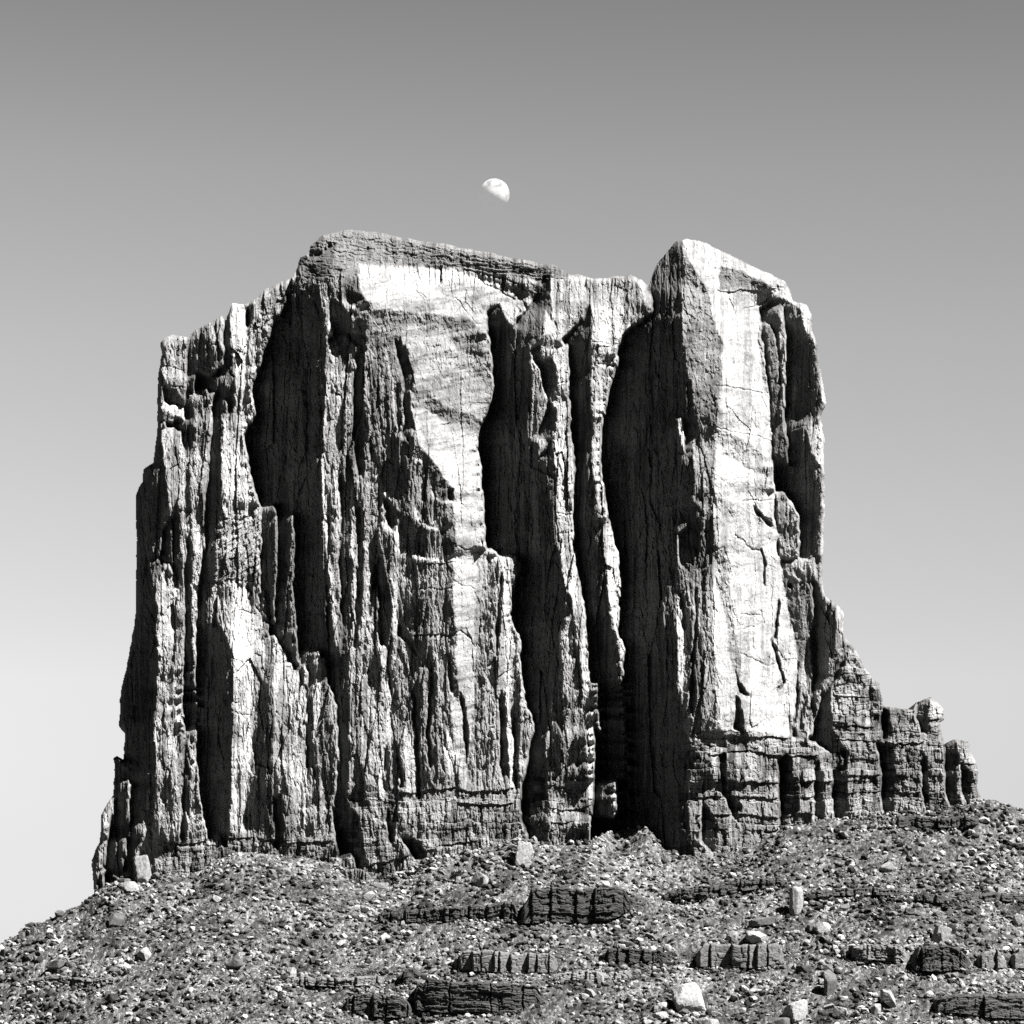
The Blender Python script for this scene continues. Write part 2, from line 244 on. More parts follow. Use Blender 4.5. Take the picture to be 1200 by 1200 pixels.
pg(.03,(1028,868),(1034,872),(1050,872),(1048,885),(1048,950),(1034,950),(1032,905)); pg(.45,(1048,874),(1083,876),(1083,945),(1052,955),(1048,940)); pg(.1,(1034,830),(1055,840),(1050,850),(1040,870),(1033,868)); pg(.45,(1040,832),(1072,832),(1082,865),(1048,868))
pg(.02,(1074,822),(1088,818),(1088,862),(1080,858),(1072,840)); pg(.9,(1089,818),(1106,829),(1105,842),(1090,838)); pg(.5,(1086,846),(1104,848),(1107,950),(1088,945)); pg(0,(1081,880),(1087,890),(1089,940),(1082,945)); pg(.02,(1106,872),(1117,866),(1121,872),(1120,940),(1112,944),(1107,930)); pg(.6,(1121,868),(1138,872),(1146,900),(1146,930),(1122,940)); pg(.1,(1126,895),(1140,905),(1136,940),(1128,935))
# base beds below the tower
pg(.55,(812,858),(925,862),(958,870),(976,885),(976,960),(815,1010),(806,945),(805,900),a=.7)
pg(0,(912,890),(925,883),(930,890),(937,905),(937,950),(925,962),(914,968)); pg(0,(843,885),(851,882),(852,925),(870,945),(862,960),(848,930),(844,905)); pg(.75,(930,885),(958,890),(960,914),(930,912)); pg(.75,(934,918),(958,920),(958,935),(936,932)); pg(.8,(862,883),(905,890),(912,915),(856,912)); pg(.85,(812,862),(855,862),(850,880),(830,880)); st(0,(900,955,962),(960,955,966))
pg(.4,(805,888),(832,884),(834,914),(806,916)); st(1,(884,833,838),(914,834,840)); pg(.1,(822,945),(832,948),(842,970),(835,1000),(820,985))

# lean: how far each top surface slopes back (rise over run)
LEAN = [(.9, [(340,300),(380,262),(640,290),(760,310),(768,330),(690,330),(632,345),(540,318),(500,314),(420,311),(372,334)]),
(.75, [(420,310),(500,314),(537,317),(560,325),(622,347),(600,352),(580,362),(572,380),(500,366),(440,362),(424,345)]),
(.30, [(430,362),(572,380),(580,440),(485,440),(440,400)]),
(.7, [(637,330),(650,312),(692,328),(692,352),(640,352)]), (.6,[(692,325),(750,322),(766,362),(692,366)]),
(.9, [(790,290),(800,276),(850,292),(930,325),(930,350),(905,336),(870,320),(842,312),(828,338),(812,312)]), (-.25,[(842,312),(870,318),(905,335),(903,342),(842,339)]),
(.8, [(187,385),(225,385),(222,402),(190,402)]), (.5,[(225,375),(262,365),(262,392),(227,398)]), (.5,[(296,350),(350,300),(350,322),(320,350),(296,372)])]
# joints and open cracks: (depth, width, points)
CRACKS = [(2.6,1.3,[(555,318),(565,330),(585,342),(603,351)]),(2,1.2,[(537,317),(560,318),(590,326),(625,343)]),(1.6,1,[(532,350),(540,358),(552,372),(566,384)]),
(2.5,1.4,[(527,742),(540,740),(549,746),(556,757)]),(1.6,1,[(537,640),(545,644),(556,640),(563,648)]),(1.4,1,[(531,680),(545,686),(557,690)]),
(2.2,1.2,[(885,593),(892,603),(906,610)]),(2,1.2,[(861,628),(872,635),(880,643),(892,645),(895,655),(894,678)]),(1.6,1,[(900,550),(896,570),(888,585)]),
(2.2,1.3,[(917,703),(912,722),(907,745),(912,760),(920,775),(917,795),(906,812)]),(1.6,1,[(925,732),(923,775),(918,860)]),(1.5,1,[(868,765),(885,775),(900,780),(912,775),(918,758)]),
(1.5,1,[(870,588),(885,586),(905,586)]),(1.3,1,[(868,720),(880,722),(892,720)]),(1.3,1,[(872,738),(885,735),(896,727),(893,715)]),(1.5,1,[(840,645),(848,640),(852,655),(855,680)]),
(2.4,1.4,[(890,358),(897,352),(905,345),(910,335)]),(1.6,1,[(873,362),(884,360),(892,354)]),(1.5,.9,[(841,452),(870,456),(900,462)]),(1.2,.9,[(840,500),(870,508),(905,516)]),
(1.2,.9,[(272,832),(285,838),(296,838)]),(1.5,.9,[(272,700),(280,715),(298,720)]),(1.2,.9,[(270,770),(282,775),(296,790)]),(1.5,1,[(191,450),(217,455)]),(1.5,1,[(190,430),(218,434)]),
(1.3,1,[(650,570),(672,568)]),(1.3,1,[(650,600),(673,604)]),(1.3,1,[(653,625),(673,622)]),(1.5,1,[(640,452),(668,448)]),(1.2,1,[(697,425),(722,428)]),(1.4,1,[(695,400),(725,404)]),
(1.6,1,[(486,690),(530,690)]),(1.4,1,[(484,745),(532,744)]),(1.6,1,[(1036,832),(1070,836)]),(1.2,.9,[(690,815),(660,800)]),(1.4,1,[(745,632),(760,640),(768,615)]),(1.3,1,[(735,630),(742,640),(756,636)])]
# horizontal ledges: (how far the bed above stands proud, points)
LEDGES = [(3.2,[(535,925),(560,927),(590,925),(604,923)]),(3.5,[(535,940),(570,943),(604,940)]),(3.2,[(812,861),(870,862),(925,864)]),(3.6,[(830,884),(870,880),(925,886),(960,884)]),(3,[(806,917),(860,916),(912,918),(960,915)]),
(3,[(806,935),(860,932),(912,936),(960,934)]),(3,[(815,955),(870,953),(912,957),(960,952)]),(2.5,[(640,920),(665,924),(692,917)]),(2.5,[(642,946),(665,949),(692,944)]),(2.5,[(642,965),(692,963)]),
(2.4,[(188,985),(215,990),(250,984),(300,981)]),(2.5,[(300,980),(340,988),(390,985)]),(2.2,[(410,1018),(455,1010),(520,990),(560,985)]),(2.5,[(470,930),(535,922)]),(3,[(975,868),(1000,866),(1030,870)]),
(2.6,[(976,910),(1032,908)]),(2.6,[(985,930),(1082,928)]),(3,[(1033,868),(1060,872),(1085,868)]),(3.4,[(1086,843),(1106,844)]),(2.5,[(1086,872),(1106,874)]),(2.5,[(1118,893),(1146,895)]),(2.5,[(1118,912),(1146,914)]),
(2.2,[(976,815),(1024,816)]),(2,[(976,850),(1028,852)]),(1.6,[(485,744),(532,743)]),(1.8,[(484,660),(534,659)]),(1.5,[(690,407),(726,403)]),(2,[(838,340),(905,342)]),(1.5,[(912,577),(930,578)]),(2,[(912,657),(962,652)]),(2.2,[(190,468),(218,476)]),(2.5,[(229,434),(262,430)])]

SP = 0.8
gx1 = np.arange(96, 1164, SP); gy1 = np.arange(262, 1062, SP)
PX, PY = np.meshgrid(gx1, gy1)
WX = PX + 1.5*fbm(PX/14, PY/22, 11, 4) + 1.0*fbm(PX/5, PY/5, 21, 3)*0.8
WX = WX + 2.6*(voro(PX+1.5*fbm(PX/9, PY/9, 15, 2), PY, 6, 17, 900)[0]-.5) + 1.3*(voro(PX, PY, 3, 7, 910)[0]-.5)
WY = PY + 3.0*fbm(PX/11, PY/16, 31, 4)
JAG = 11*noise(PX/4.5, PY/60, 71) + 5*noise(PX/2.2, PY/30, 72)
def stamp(T, A, J):
    for kind, tone, a, pts in S:
        if kind == 'p': m = inpoly(WX, WY, pts)
        else:
            r = np.array(pts, float)
            xl = np.interp(WY, r[:, 0], r[:, 1]); xr = np.interp(WY, r[:, 0], r[:, 2])
            WJ = WY + JAG
            m = (WJ >= r[0, 0]) & (WJ <= r[-1, 0]) & (WX >= xl) & (WX < xr)
        T[m] = tone
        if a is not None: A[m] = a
        elif tone >= .3: A[m] = .20+.78*min(1, tone)**1.1  # faces turned to the sun painted lighter, to strengthen the lighting
        else: A[m] = .35  # shade painted into the recess walls: darker colour to blacken their shadow
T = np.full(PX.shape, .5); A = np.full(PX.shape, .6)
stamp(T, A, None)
bj = np.clip(((np.interp(gx1, [b[0] for b in BASE], [b[1] for b in BASE])-262)/SP).astype(int)-6, 0, len(gy1)-1)
for i, j in enumerate(bj): T[j:, i] = T[j, i]; A[j:, i] = A[j, i]
MASK = inpoly(PX + 1.1*fbm(PX/7, PY/7, 41, 3) + 0.0, PY + 1.6*fbm(PX/9, PY/9, 51, 3), OUT)
#ENDPURE
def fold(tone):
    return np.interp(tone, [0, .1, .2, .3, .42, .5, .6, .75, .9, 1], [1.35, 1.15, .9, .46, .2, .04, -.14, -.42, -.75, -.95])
G = fold(T)
GY = np.full(PX.shape, .085)
GY[(PY < 372) & (PX > 335)] = .4
for v, P in LEAN: GY[inpoly(WX, WY, P)] = v
XL = np.array([r[m].min() if m.any() else 0 for r, m in zip(PX, MASK)])
XR = np.array([r[m].max() if m.any() else 0 for r, m in zip(PX, MASK)])
out = ~MASK
G[out] = 0
dk = (T < .16) & MASK
runs = []; fac = np.zeros(PX.shape[0])
for j in range(PX.shape[0]):                      # the step down into each recess, sized so that every row closes on itself
    d = np.diff(np.concatenate([[0], dk[j].astype(int), [0]])); R_ = []
    for a, b in zip(np.where(d == 1)[0], np.where(d == -1)[0]):
        w = (b-a)*SP
        if gx1[a] < XL[j]+6 or w < 2: continue
        R_.append((a, w))
    runs.append(R_); tot = sum(w for a, w in R_); fac[j] = np.clip(G[j].sum()*SP/max(tot, 1), .45, 1.25)
fac = blur(fac[:, None], 0, 18, 2)[:, 0]
for j, R_ in enumerate(runs):
    for a, w in R_: G[j, max(a-1, 0):a+1] -= fac[j]*w/(2*SP)
G = blur(G, 1, 2, 1)
H0 = .085*(PY-262) - 25*(1/(1+np.exp((PX-300)/14))) + 6*np.sin(PX/70) - 25*(1/(1+np.exp(-(PX-965)/10)))
def solve(G, GY, H0, wx=1., wy=.10, lam=1/500.**2):
    gx = np.diff(np.pad(.5*(G[:, 1:]+G[:, :-1]), ((0, 0), (1, 1))), axis=1)/SP
    gy = np.diff(np.pad(.5*(GY[1:]+GY[:-1]), ((1, 1), (0, 0))), axis=0)/SP
    r = -(wx*gx+wy*gy)+lam*H0
    e = np.concatenate([np.concatenate([r, r[:, ::-1]], 1), np.concatenate([r[::-1], r[::-1, ::-1]], 1)], 0)
    n, m = e.shape
    kx = (2-2*np.cos(2*np.pi*np.arange(m//2+1)/m))/SP**2; ky = (2-2*np.cos(2*np.pi*np.arange(n)/n))/SP**2
    F = np.fft.rfft2(e)/(wx*kx[None]+wy*ky[:, None]+lam)
    return np.fft.irfft2(F, s=e.shape)[:r.shape[0], :r.shape[1]]
H = solve(G, GY, H0)
# bedding, joints and fluting
def region(pts, r=6): return blur(inpoly(PX, PY, pts).astype(float), r/SP)
clean = blur((T > .88).astype(float), 3)
dark = blur((T < .16).astype(float), 4)
slab = region([(395,315),(632,345),(580,380),(580,500),(565,650),(560,800),(550,925),(533,925),(528,800),(525,640),(500,540),(480,470),(430,400)])
twr = region([(790,275),(930,330),(900,480),(935,760),(928,862),(838,862),(836,560),(800,420)])
rec = region([(895,350),(960,350),(966,800),(935,800),(900,500)])
cap = region([(340,300),(380,262),(640,290),(760,310),(768,330),(690,322),(640,330),(540,316),(420,308),(372,334)], 3)
beds = region([(400,1062),(400,925),(604,925),(604,915),(640,905),(700,905),(700,1062)]) + region([(800,858),(975,860),(975,790),(1000,750),(1160,750),(1160,1062),(800,1062)]) + region([(180,980),(400,975),(400,1062),(180,1062)])
beds = np.clip(beds, 0, 1)
flute = np.clip(1-.85*slab-.85*twr-.55*rec-cap-.8*beds-region([(622,300),(770,300),(720,520),(625,520)], 5)*.5, 0, 1)*(1-.1*dark)
x1 = WX + 3.5*noise(PX/50, PY/110, 61) - .6*(WX-PX); y1 = WY
def facets(cx, cy, amp, tilt, seed, x=None, y=None, crack=0, ty=0):
    r1, r2, r3, dx, dy, e = voro(x1 if x is None else x, y1 if y is None else y, cx, cy, seed)
    h = amp*(r1-.5)*2 + tilt*(r2-.5)*2*dx + ty*(r3-.5)*2*dy
    if crack: h = h - crack*np.exp(-(e/.07)**2)
    return h
def plates(x, y, k, amp, seed, sharp=7):
    n = k*fbm(x, y, seed, 5, .55); b = np.floor(n); f = n-b
    return amp*(b+np.clip((f-.5)*sharp+.5, 0, 1))
D0 = plates(PX/24+.3, PY/70, 3.4, 1.9, 800)*np.clip(flute+.35, 0, 1) + plates(PX/11, PY/34, 2.6, .9, 810)*flute
D0 += (1-flute)*(1-beds)*(plates(PX/30, PY/42, 3.5, .9, 820, 9) + plates(PX/13, PY/12, 2.6, .45, 830, 9))
D = D0*(1-.35*clean) + flute*(facets(20, 130, 3.8, .42, 100, crack=1.2) + facets(8.5, 60, 2.0, .50, 110, crack=1.2) + facets(4.2, 34, .6, .26, 120, crack=.6))
D += (1-flute)*(1-beds)*(facets(22, 60, .8, .10, 130) + .35*fbm(PX/9, PY/7, 140, 3))
D += (1-clean*.7)*(facets(2.9, 9, .16, .15, 150, ty=.15) + .22*fbm(PX/3, PY/4, 160, 2))
D += np.maximum(slab, .6*twr)*(.9*noise(PX/70, (PY+.12*PX)/7+2*noise(PX/40, PY/40, 5), 171)*1 + .5*noise(PX/50, (PY+.2*PX)/3.2, 172))*(1-.5*clean)
yb = WY + 1.5*noise(PX/60, PY*0, 190) + 2.2*fbm(PX/16, PY/40, 192, 3); xb = WX + 1.2*fbm(PX/8, PY/8, 191, 2)
right = 1/(1+np.exp(-(PX-700)/6)); ridge = 1/(1+np.exp(-(PX-975)/4))
mA, rA, _ = masonry(xb, yb, 26, 15, 200, 1.8, 1.5, 2.0, 1.0); mB, rB, _ = masonry(xb, yb, 10, 6, 210, 1.0, .9, 1.0, .5)
mC, rC, _ = masonry(xb, yb, 4.2, 19, 220, .9, 1.3, 1.1, .3); mD, rD, _ = masonry(xb, yb, 14, 8, 230, 1.3, 1.4, 1.6, .8)
D += beds*right*(mA*(1-ridge*.5)+.6*mB+ridge*.9*mD) + beds*(1-right)*(.7*mA+.5*mB+.45*mC+.5*facets(6, 30, 1.2, .4, 290, crack=.8))
STAINB = beds*(.25*(rA-.5)+.2*(rB-.5)+.25*(1-right)*(rC-.5))
capb = 1.2*masonry(WX, WY-.12*PX+2*noise(PX/30, PY/30, 9), 30, 5, 240, .9, .5, 1.1, 1.6)[0] + facets(9, 2.6, .8, .15, 250, WX, WY-.12*PX)
D += cap*capb*1.1 + .45*region([(800,281),(812,279),(852,297),(905,322),(927,344),(905,340),(842,318),(812,312)], 4)*capb
D += region([(296,372),(320,345),(350,305),(385,290),(385,335),(310,420)], 4)*facets(9, 5, 1.6, .3, 260)
D += region([(245,600),(310,600),(310,690),(245,690)], 6)*facets(12, 4, 1.4, .25, 270, WX, WY+.5*WX)
def seg_d(x, y, P):
    best = np.full(x.shape, 1e9); side = np.zeros(x.shape); P = np.asarray(P, float)
    for (ax, ay), (bx, by) in zip(P[:-1], P[1:]):
        t = np.clip(((x-ax)*(bx-ax)+(y-ay)*(by-ay))/((bx-ax)**2+(by-ay)**2), 0, 1)
        best = np.minimum(best, np.hypot(x-ax-t*(bx-ax), y-ay-t*(by-ay)))
    return best
def window(P, m):
    P = np.asarray(P, float)
    i0 = max(int((P[:, 0].min()-m-96)/SP), 0); i1 = int((P[:, 0].max()+m-96)/SP)+2
    j0 = max(int((P[:, 1].min()-m-262)/SP), 0); j1 = int((P[:, 1].max()+m-262)/SP)+2
    return slice(j0, j1), slice(i0, i1)
for d, w, P in CRACKS:
    s = window(P, 8); q = seg_d(WX[s], WY[s], P); D[s] -= d*np.exp(-(q/w)**2)
for d, P in LEDGES:
    s = window(P, 22); P = np.asarray(P, float); X = WX[s]; Y = WY[s]
    yy = np.interp(X, P[:, 0], P[:, 1]); fx = np.clip(np.minimum(X-P[0, 0], P[-1, 0]-X)/4, 0, 1); t = Y-yy
    D[s] += fx*d*np.where(t < 0, np.clip(1+t/11, 0, 1)**1.2*.8, -np.clip(1-t/5, 0, 1)*.55)
nd = blur((T < .16).astype(float), 1.5); nb = blur((T < .16).astype(float), 14)
D = D*(1-.6*nd*(1-nb)) - 6.0*blur((T < .16).astype(float), 1, 2, 1)*np.clip(1-1.3*nb, 0, 1)
H = H + D
E = np.clip((blur(MASK.astype(float), 5)-.5)*2, 0, 1)
H = H - 13*(1-E)**2

# ------------------------------------------------------------------ materials
def mat(name):
    m = bpy.data.materials.new(name); m.use_nodes = True; t = m.node_tree
    b = t.nodes['Principled BSDF']; b.inputs['Roughness'].default_value = .95
    b.inputs['Specular IOR Level'].default_value = .12
    return m, t, b
def node(t, ty, **k):
    n = t.nodes.new(ty)
    for a, b in k.items(): setattr(n, a, b)
    return n
def noise_node(t, co, scale, sc=(1, 1, 1), detail=4, rough=.6, off=(0, 0, 0)):
    mp = node(t, 'ShaderNodeMapping'); mp.inputs['Scale'].default_value = sc; mp.inputs['Location'].default_value = off
    t.links.new(co, mp.inputs[0]); n = node(t, 'ShaderNodeTexNoise'); n.inputs['Scale'].default_value = scale
    n.inputs['Detail'].default_value = detail; n.inputs['Roughness'].default_value = rough
    t.links.new(mp.outputs[0], n.inputs['Vector']); return n.outputs['Fac']
def rng(t, v, a, b, c, d):
    n = node(t, 'ShaderNodeMapRange'); t.links.new(v, n.inputs[0])
    for i, q in enumerate((a, b, c, d)): n.inputs[i+1].default_value = q
    return n.outputs[0]
def mul(t, a, b, op='MULTIPLY'):
    n = node(t, 'ShaderNodeMath', operation=op)
    for i, q in enumerate((a, b)):
        if isinstance(q, (int, float)): n.inputs[i].default_value = q
        else: t.links.new(q, n.inputs[i])
    return n.outputs[0]
def grey(t, v, b):
    n = node(t, 'ShaderNodeCombineColor')
    for i in range(3): t.links.new(v, n.inputs[i])
    t.links.new(n.outputs[0], b.inputs['Base Color'])
def bump(t, v, b, strength, dist):
    n = node(t, 'ShaderNodeBump'); n.inputs['Strength'].default_value = strength; n.inputs['Distance'].default_value = dist
    t.links.new(v, n.inputs['Height']); t.links.new(n.outputs[0], b.inputs['Normal'])
def obj_co(t): return node(t, 'ShaderNodeTexCoord').outputs['Object']

M = {}
m, t, b = mat('sandstone'); co = obj_co(t)
at = node(t, 'ShaderNodeAttribute', attribute_name='albedo').outputs['Fac']  # vertex colour: varnish streaks plus the painted light and shade
streak = rng(t, noise_node(t, co, 2.0, (1, .5, .09), 4, .7, (5, 1, 2)), .38, .6, .84, 1.1)
fine = rng(t, noise_node(t, co, 1.6, (1, 1, .8), 7, .8), .36, .64, .6, 1.3)
band = rng(t, noise_node(t, co, .35, (.06, .06, 1), 4, .6, (0, 0, 3)), .35, .65, .86, 1.1)
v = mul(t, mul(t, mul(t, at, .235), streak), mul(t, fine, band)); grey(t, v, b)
bump(t, noise_node(t, co, 1.4, (1, 1, .45), 8, .75), b, .45, .25); M['sandstone'] = m

def rock_mat(name, lo, hi, scale=1.2, bd=.2, sc=(1, 1, 1)):
    m, t, b = mat(name); co = obj_co(t)
    oi = node(t, 'ShaderNodeObjectInfo').outputs['Random']
    n = rng(t, noise_node(t, co, scale, sc, 6, .7), .3, .7, lo, hi)
    grey(t, mul(t, n, rng(t, oi, 0, 1, .85, 1.12)), b); bump(t, noise_node(t, co, scale*2, sc, 6, .75), b, .8, bd); M[name] = m
rock_mat('pale_rock', .07, .25); rock_mat('grey_rock', .03, .09); rock_mat('dark_rock', .012, .04)
rock_mat('shale', .012, .055, .9, .5, (.35, .35, 2.2)); rock_mat('ledge_stone', .04, .12, .9, .35, (.5, .5, 1.5))
rock_mat('leaf', .008, .02, 3); rock_mat('bark', .02, .04, 3)

m, t, b = mat('talus'); co = obj_co(t)
at = node(t, 'ShaderNodeAttribute', attribute_name='albedo').outputs['Fac']
a1 = rng(t, noise_node(t, co, 2.2, (1, 1, 1), 3, .7), .38, .62, .55, 1.5)
a2 = rng(t, noise_node(t, co, .07, (1, 1, 1), 4, .6), .35, .65, .75, 1.25)
grey(t, mul(t, mul(t, at, .068), mul(t, a1, a2)), b); bump(t, noise_node(t, co, 2.5, (1, 1, 1), 6, .8), b, 1., .4); M['talus'] = m

m, t, b = mat('rubble_stone')
at = node(t, 'ShaderNodeAttribute', attribute_name='albedo').outputs['Fac']; grey(t, at, b); M['rubble'] = m

def to_world(px, py, D):
    return (px-600)/1200*W*D, D, (HZ-py)/1200*W*D+CAMZ
def tag(o, label=None, cat=None, group=None, kind=None):
    for k, q in (('label', label), ('category', cat), ('group', group), ('kind', kind)):
        if q: o[k] = q
    return o
def mesh_np(name, co, faces, mats, parent=None, attr=None, smooth=False):
    """faces: (n, 3) or (n, 4) index array"""
    me = bpy.data.meshes.new(name); co = np.ascontiguousarray(co, np.float32); f = np.ascontiguousarray(faces, np.int32)
    k = f.shape[1]
    me.vertices.add(len(co)); me.vertices.foreach_set('co', co.ravel())
    me.loops.add(f.size); me.loops.foreach_set('vertex_index', f.ravel())
    me.polygons.add(len(f)); me.polygons.foreach_set('loop_start', np.arange(0, f.size, k, dtype=np.int32))
    try: me.polygons.foreach_set('loop_total', np.full(len(f), k, np.int32))
    except Exception: pass
    me.update(calc_edges=True)
    if not smooth: me.polygons.foreach_set('use_smooth', np.zeros(len(f), bool))
    else: me.polygons.foreach_set('use_smooth', np.ones(len(f), bool))
    if attr is not None:
        a = me.attributes.new('albedo', 'FLOAT', 'POINT'); a.data.foreach_set('value', np.ascontiguousarray(attr, np.float32))
    me.materials.append(mats)
    o = bpy.data.objects.new(name, me); C.collection.objects.link(o)
    if parent: o.parent = parent
    return o
def compact(co, f, *attrs):
    u, inv = np.unique(f.ravel(), return_inverse=True)
    return co[u], inv.reshape(f.shape), [a[u] for a in attrs]

# ------------------------------------------------------------------ the butte
DB = 1000.0; U = W/1200*1000
DD = DB - U*H
bx, by, bz = to_world(PX, PY, DD)
P3 = np.stack([bx, by, bz], -1).reshape(-1, 3)
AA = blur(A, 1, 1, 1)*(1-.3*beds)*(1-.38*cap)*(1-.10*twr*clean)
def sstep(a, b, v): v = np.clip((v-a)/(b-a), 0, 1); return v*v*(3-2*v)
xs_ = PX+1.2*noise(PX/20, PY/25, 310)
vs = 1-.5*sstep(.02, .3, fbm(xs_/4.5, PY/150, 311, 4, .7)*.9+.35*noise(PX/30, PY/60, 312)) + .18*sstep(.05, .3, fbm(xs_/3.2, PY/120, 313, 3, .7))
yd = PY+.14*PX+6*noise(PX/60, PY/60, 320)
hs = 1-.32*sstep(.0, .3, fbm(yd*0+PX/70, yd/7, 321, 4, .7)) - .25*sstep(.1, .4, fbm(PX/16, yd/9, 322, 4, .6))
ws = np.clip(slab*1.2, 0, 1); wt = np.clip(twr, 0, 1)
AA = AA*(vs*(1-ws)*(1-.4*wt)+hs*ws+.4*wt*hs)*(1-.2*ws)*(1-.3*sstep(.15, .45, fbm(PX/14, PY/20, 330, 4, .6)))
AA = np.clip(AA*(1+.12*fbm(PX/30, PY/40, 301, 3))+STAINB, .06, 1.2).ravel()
n1, n2 = PX.shape
idx = np.arange(n1*n2).reshape(n1, n2)
FM = MASK[:-1, :-1] & MASK[1:, :-1] & MASK[:-1, 1:] & MASK[1:, 1:]
fx = PX[:-1, :-1]; fy = PY[:-1, :-1]; wxf = WX[:-1, :-1]; wyf = WY[:-1, :-1]
PART = np.zeros(FM.shape, int)
REG = [('buttress', [(90,1070),(90,380),(227,300),(227,470),(213,560),(205,640),(215,740),(215,1070)]),
('buttress', [(227,300),(267,340),(266,470),(245,560),(250,660),(232,740),(243,985),(243,1070),(215,1070),(215,740),(205,640),(213,560),(227,470)]),
('pinnacle', [(267,340),(292,340),(297,500),(308,620),(300,760),(290,980),(290,1070),(243,1070),(243,985),(232,740),(250,660),(245,560),(266,470)]),
('caprock', [(335,320),(370,255),(640,280),(780,310),(755,322),(690,326),(640,331),(600,332),(540,318),(500,314),(420,310),(372,334),(352,340)]),
('rock_fin', [(627,335),(645,312),(692,325),(692,357),(672,380),(672,600),(690,730),(697,840),(692,990),(692,1070),(640,1070),(641,900),(657,815),(600,700),(640,530),(622,500),(622,400)]),
('rock_fin', [(692,325),(750,315),(768,362),(732,392),(712,467),(705,550),(712,600),(727,690),(733,767),(729,800),(740,985),(740,1070),(692,1070),(692,990),(697,840),(690,730),(672,600),(672,380),(692,357)]),
('tower', [(760,340),(760,270),(975,270),(975,690),(952,812),(945,866),(810,866),(806,885),(791,705),(794,620),(800,430)]),
('stepped_ridge', [(964,690),(975,600),(1170,700),(1170,1070),(976,1070),(976,890),(945,866),(952,812)]),
('base_ledge', [(806,885),(810,866),(945,866),(976,890),(976,1070),(800,1070)]),
('base_ledge', [(400,1070),(400,1005),(470,930),(535,922),(608,922),(612,1070)])]
for k, (nm, P) in enumerate(REG):
    PART[inpoly(wxf, wyf, P) & (PART == 0)] = k+1
quad = np.stack([idx[:-1, :-1], idx[1:, :-1], idx[1:, 1:], idx[:-1, 1:]], -1)
butte = bpy.data.objects.new('sandstone_butte', None); C.collection.objects.link(butte); butte.location = (0, 1000, 60)
tag(butte, 'huge sheer-walled sandstone butte with fluted cliffs rising above the rubble slope', 'butte')
bo = np.array([0, 1000, 60.])
# rims: outline edges carried back to give the butte its thickness
fp = np.pad(FM, 1); pp = np.pad(PART, 1)
rim = []
up, dn = fp[:-1, 1:-1], fp[1:, 1:-1]          # horizontal grid edges
e = up != dn; J, I = np.where(e); own = np.where(up[e], pp[:-1, 1:-1][e], pp[1:, 1:-1][e])
rim.append(np.stack([idx[J, I], idx[J, I+1], own, up[e].astype(int)], 1))
lf, rt = fp[1:-1, :-1], fp[1:-1, 1:]
e = lf != rt; J, I = np.where(e); own = np.where(lf[e], pp[1:-1, :-1][e], pp[1:-1, 1:][e])
rim.append(np.stack([idx[J+1, I], idx[J, I], own, lf[e].astype(int)], 1))
rim = np.concatenate(rim)
RB = [0, 3, 9, 20, 40, 70, 105]
def back(p, d):
    q = p.copy(); k = .06*d
    q[:, 0] += k*fbm(p[:, 2]/9, (p[:, 1]+d)/12, 401, 3) - .02*d*np.sign(p[:, 0]+20)*(np.abs(p[:, 0]+20) > 60)
    q[:, 2] += k*.5*fbm(p[:, 0]/9, d/12+p[:, 0]*0, 402, 3); q[:, 1] += d; return q
names = ['main_wall'] + [r[0] for r in REG]
for k in range(len(names)):
    f = quad[FM & (PART == k)]
    if not len(f): continue
    c, f, (a,) = compact(P3, f, AA)
    r = rim[rim[:, 2] == k]
    if len(r):
        p0 = P3[r[:, 0]]; p1 = P3[r[:, 1]]; sw = r[:, 3] == 1
        q0 = np.where(sw[:, None], p1, p0); q1 = np.where(sw[:, None], p0, p1)
        for d0, d1 in zip(RB[:-1], RB[1:]):
            n = len(c); L = len(q0)
            c = np.concatenate([c, back(q0, d0), back(q1, d0), back(q1, d1), back(q0, d1)])
            f = np.concatenate([f, n+np.stack([np.arange(L), np.arange(L)+L, np.arange(L)+2*L, np.arange(L)+3*L], 1)])
            a = np.concatenate([a, np.full(4*L, .6)])
    if k == 0:                                            # rear wall
        st8 = 10; g = idx[::st8, ::st8]; mm = MASK[::st8, ::st8]; ok = mm[:-1, :-1] & mm[1:, 1:] & mm[:-1, 1:] & mm[1:, :-1]
        fq = np.stack([g[:-1, :-1], g[:-1, 1:], g[1:, 1:], g[1:, :-1]], -1)[ok]
        cc, fq, _ = compact(P3, fq); cc = cc.copy(); cc[:, 1] = 1100 + 4*fbm(cc[:, 0]/10, cc[:, 2]/25, 9, 3); cc[:, 0] *= .9
        f = np.concatenate([f, fq+len(c)]); a = np.concatenate([a, np.full(len(cc), .6)]); c = np.concatenate([c, cc])
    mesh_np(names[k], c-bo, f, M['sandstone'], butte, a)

# ------------------------------------------------------------------ the land: one sheet from below the camera over the rubble slope to the horizon
bp = np.array(BASE, float)
jrow = np.clip(((np.interp(gx1, bp[:, 0], bp[:, 1])-262)/SP).astype(int)-2, 0, n1-1)
hb = H[jrow, np.arange(n2)]
hb = np.max([np.roll(np.pad(hb, 30, 'edge'), k)[30:-30] for k in range(-28, 29, 2)], 0); hb = blur(hb[None], 18, 0, 2)[0]
def foot(px): return DB - U*np.interp(px, gx1, hb, left=hb[0], right=hb[-1])
_q = np.arange(-400., 1600, 2)
def crest(px):
    y = np.interp(px, bp[:, 0], bp[:, 1])
    return y + np.where(px < 0, -.55*px, 0) + np.where(px > 1230, .6*(px-1230), 0)
_F = foot(_q); _Z = (HZ-crest(_q))/1200*W*_F+CAMZ
_Fs = blur(_F[None], 45, 0, 2)[0]; _Zs = blur(_Z[None], 45, 0, 2)[0]
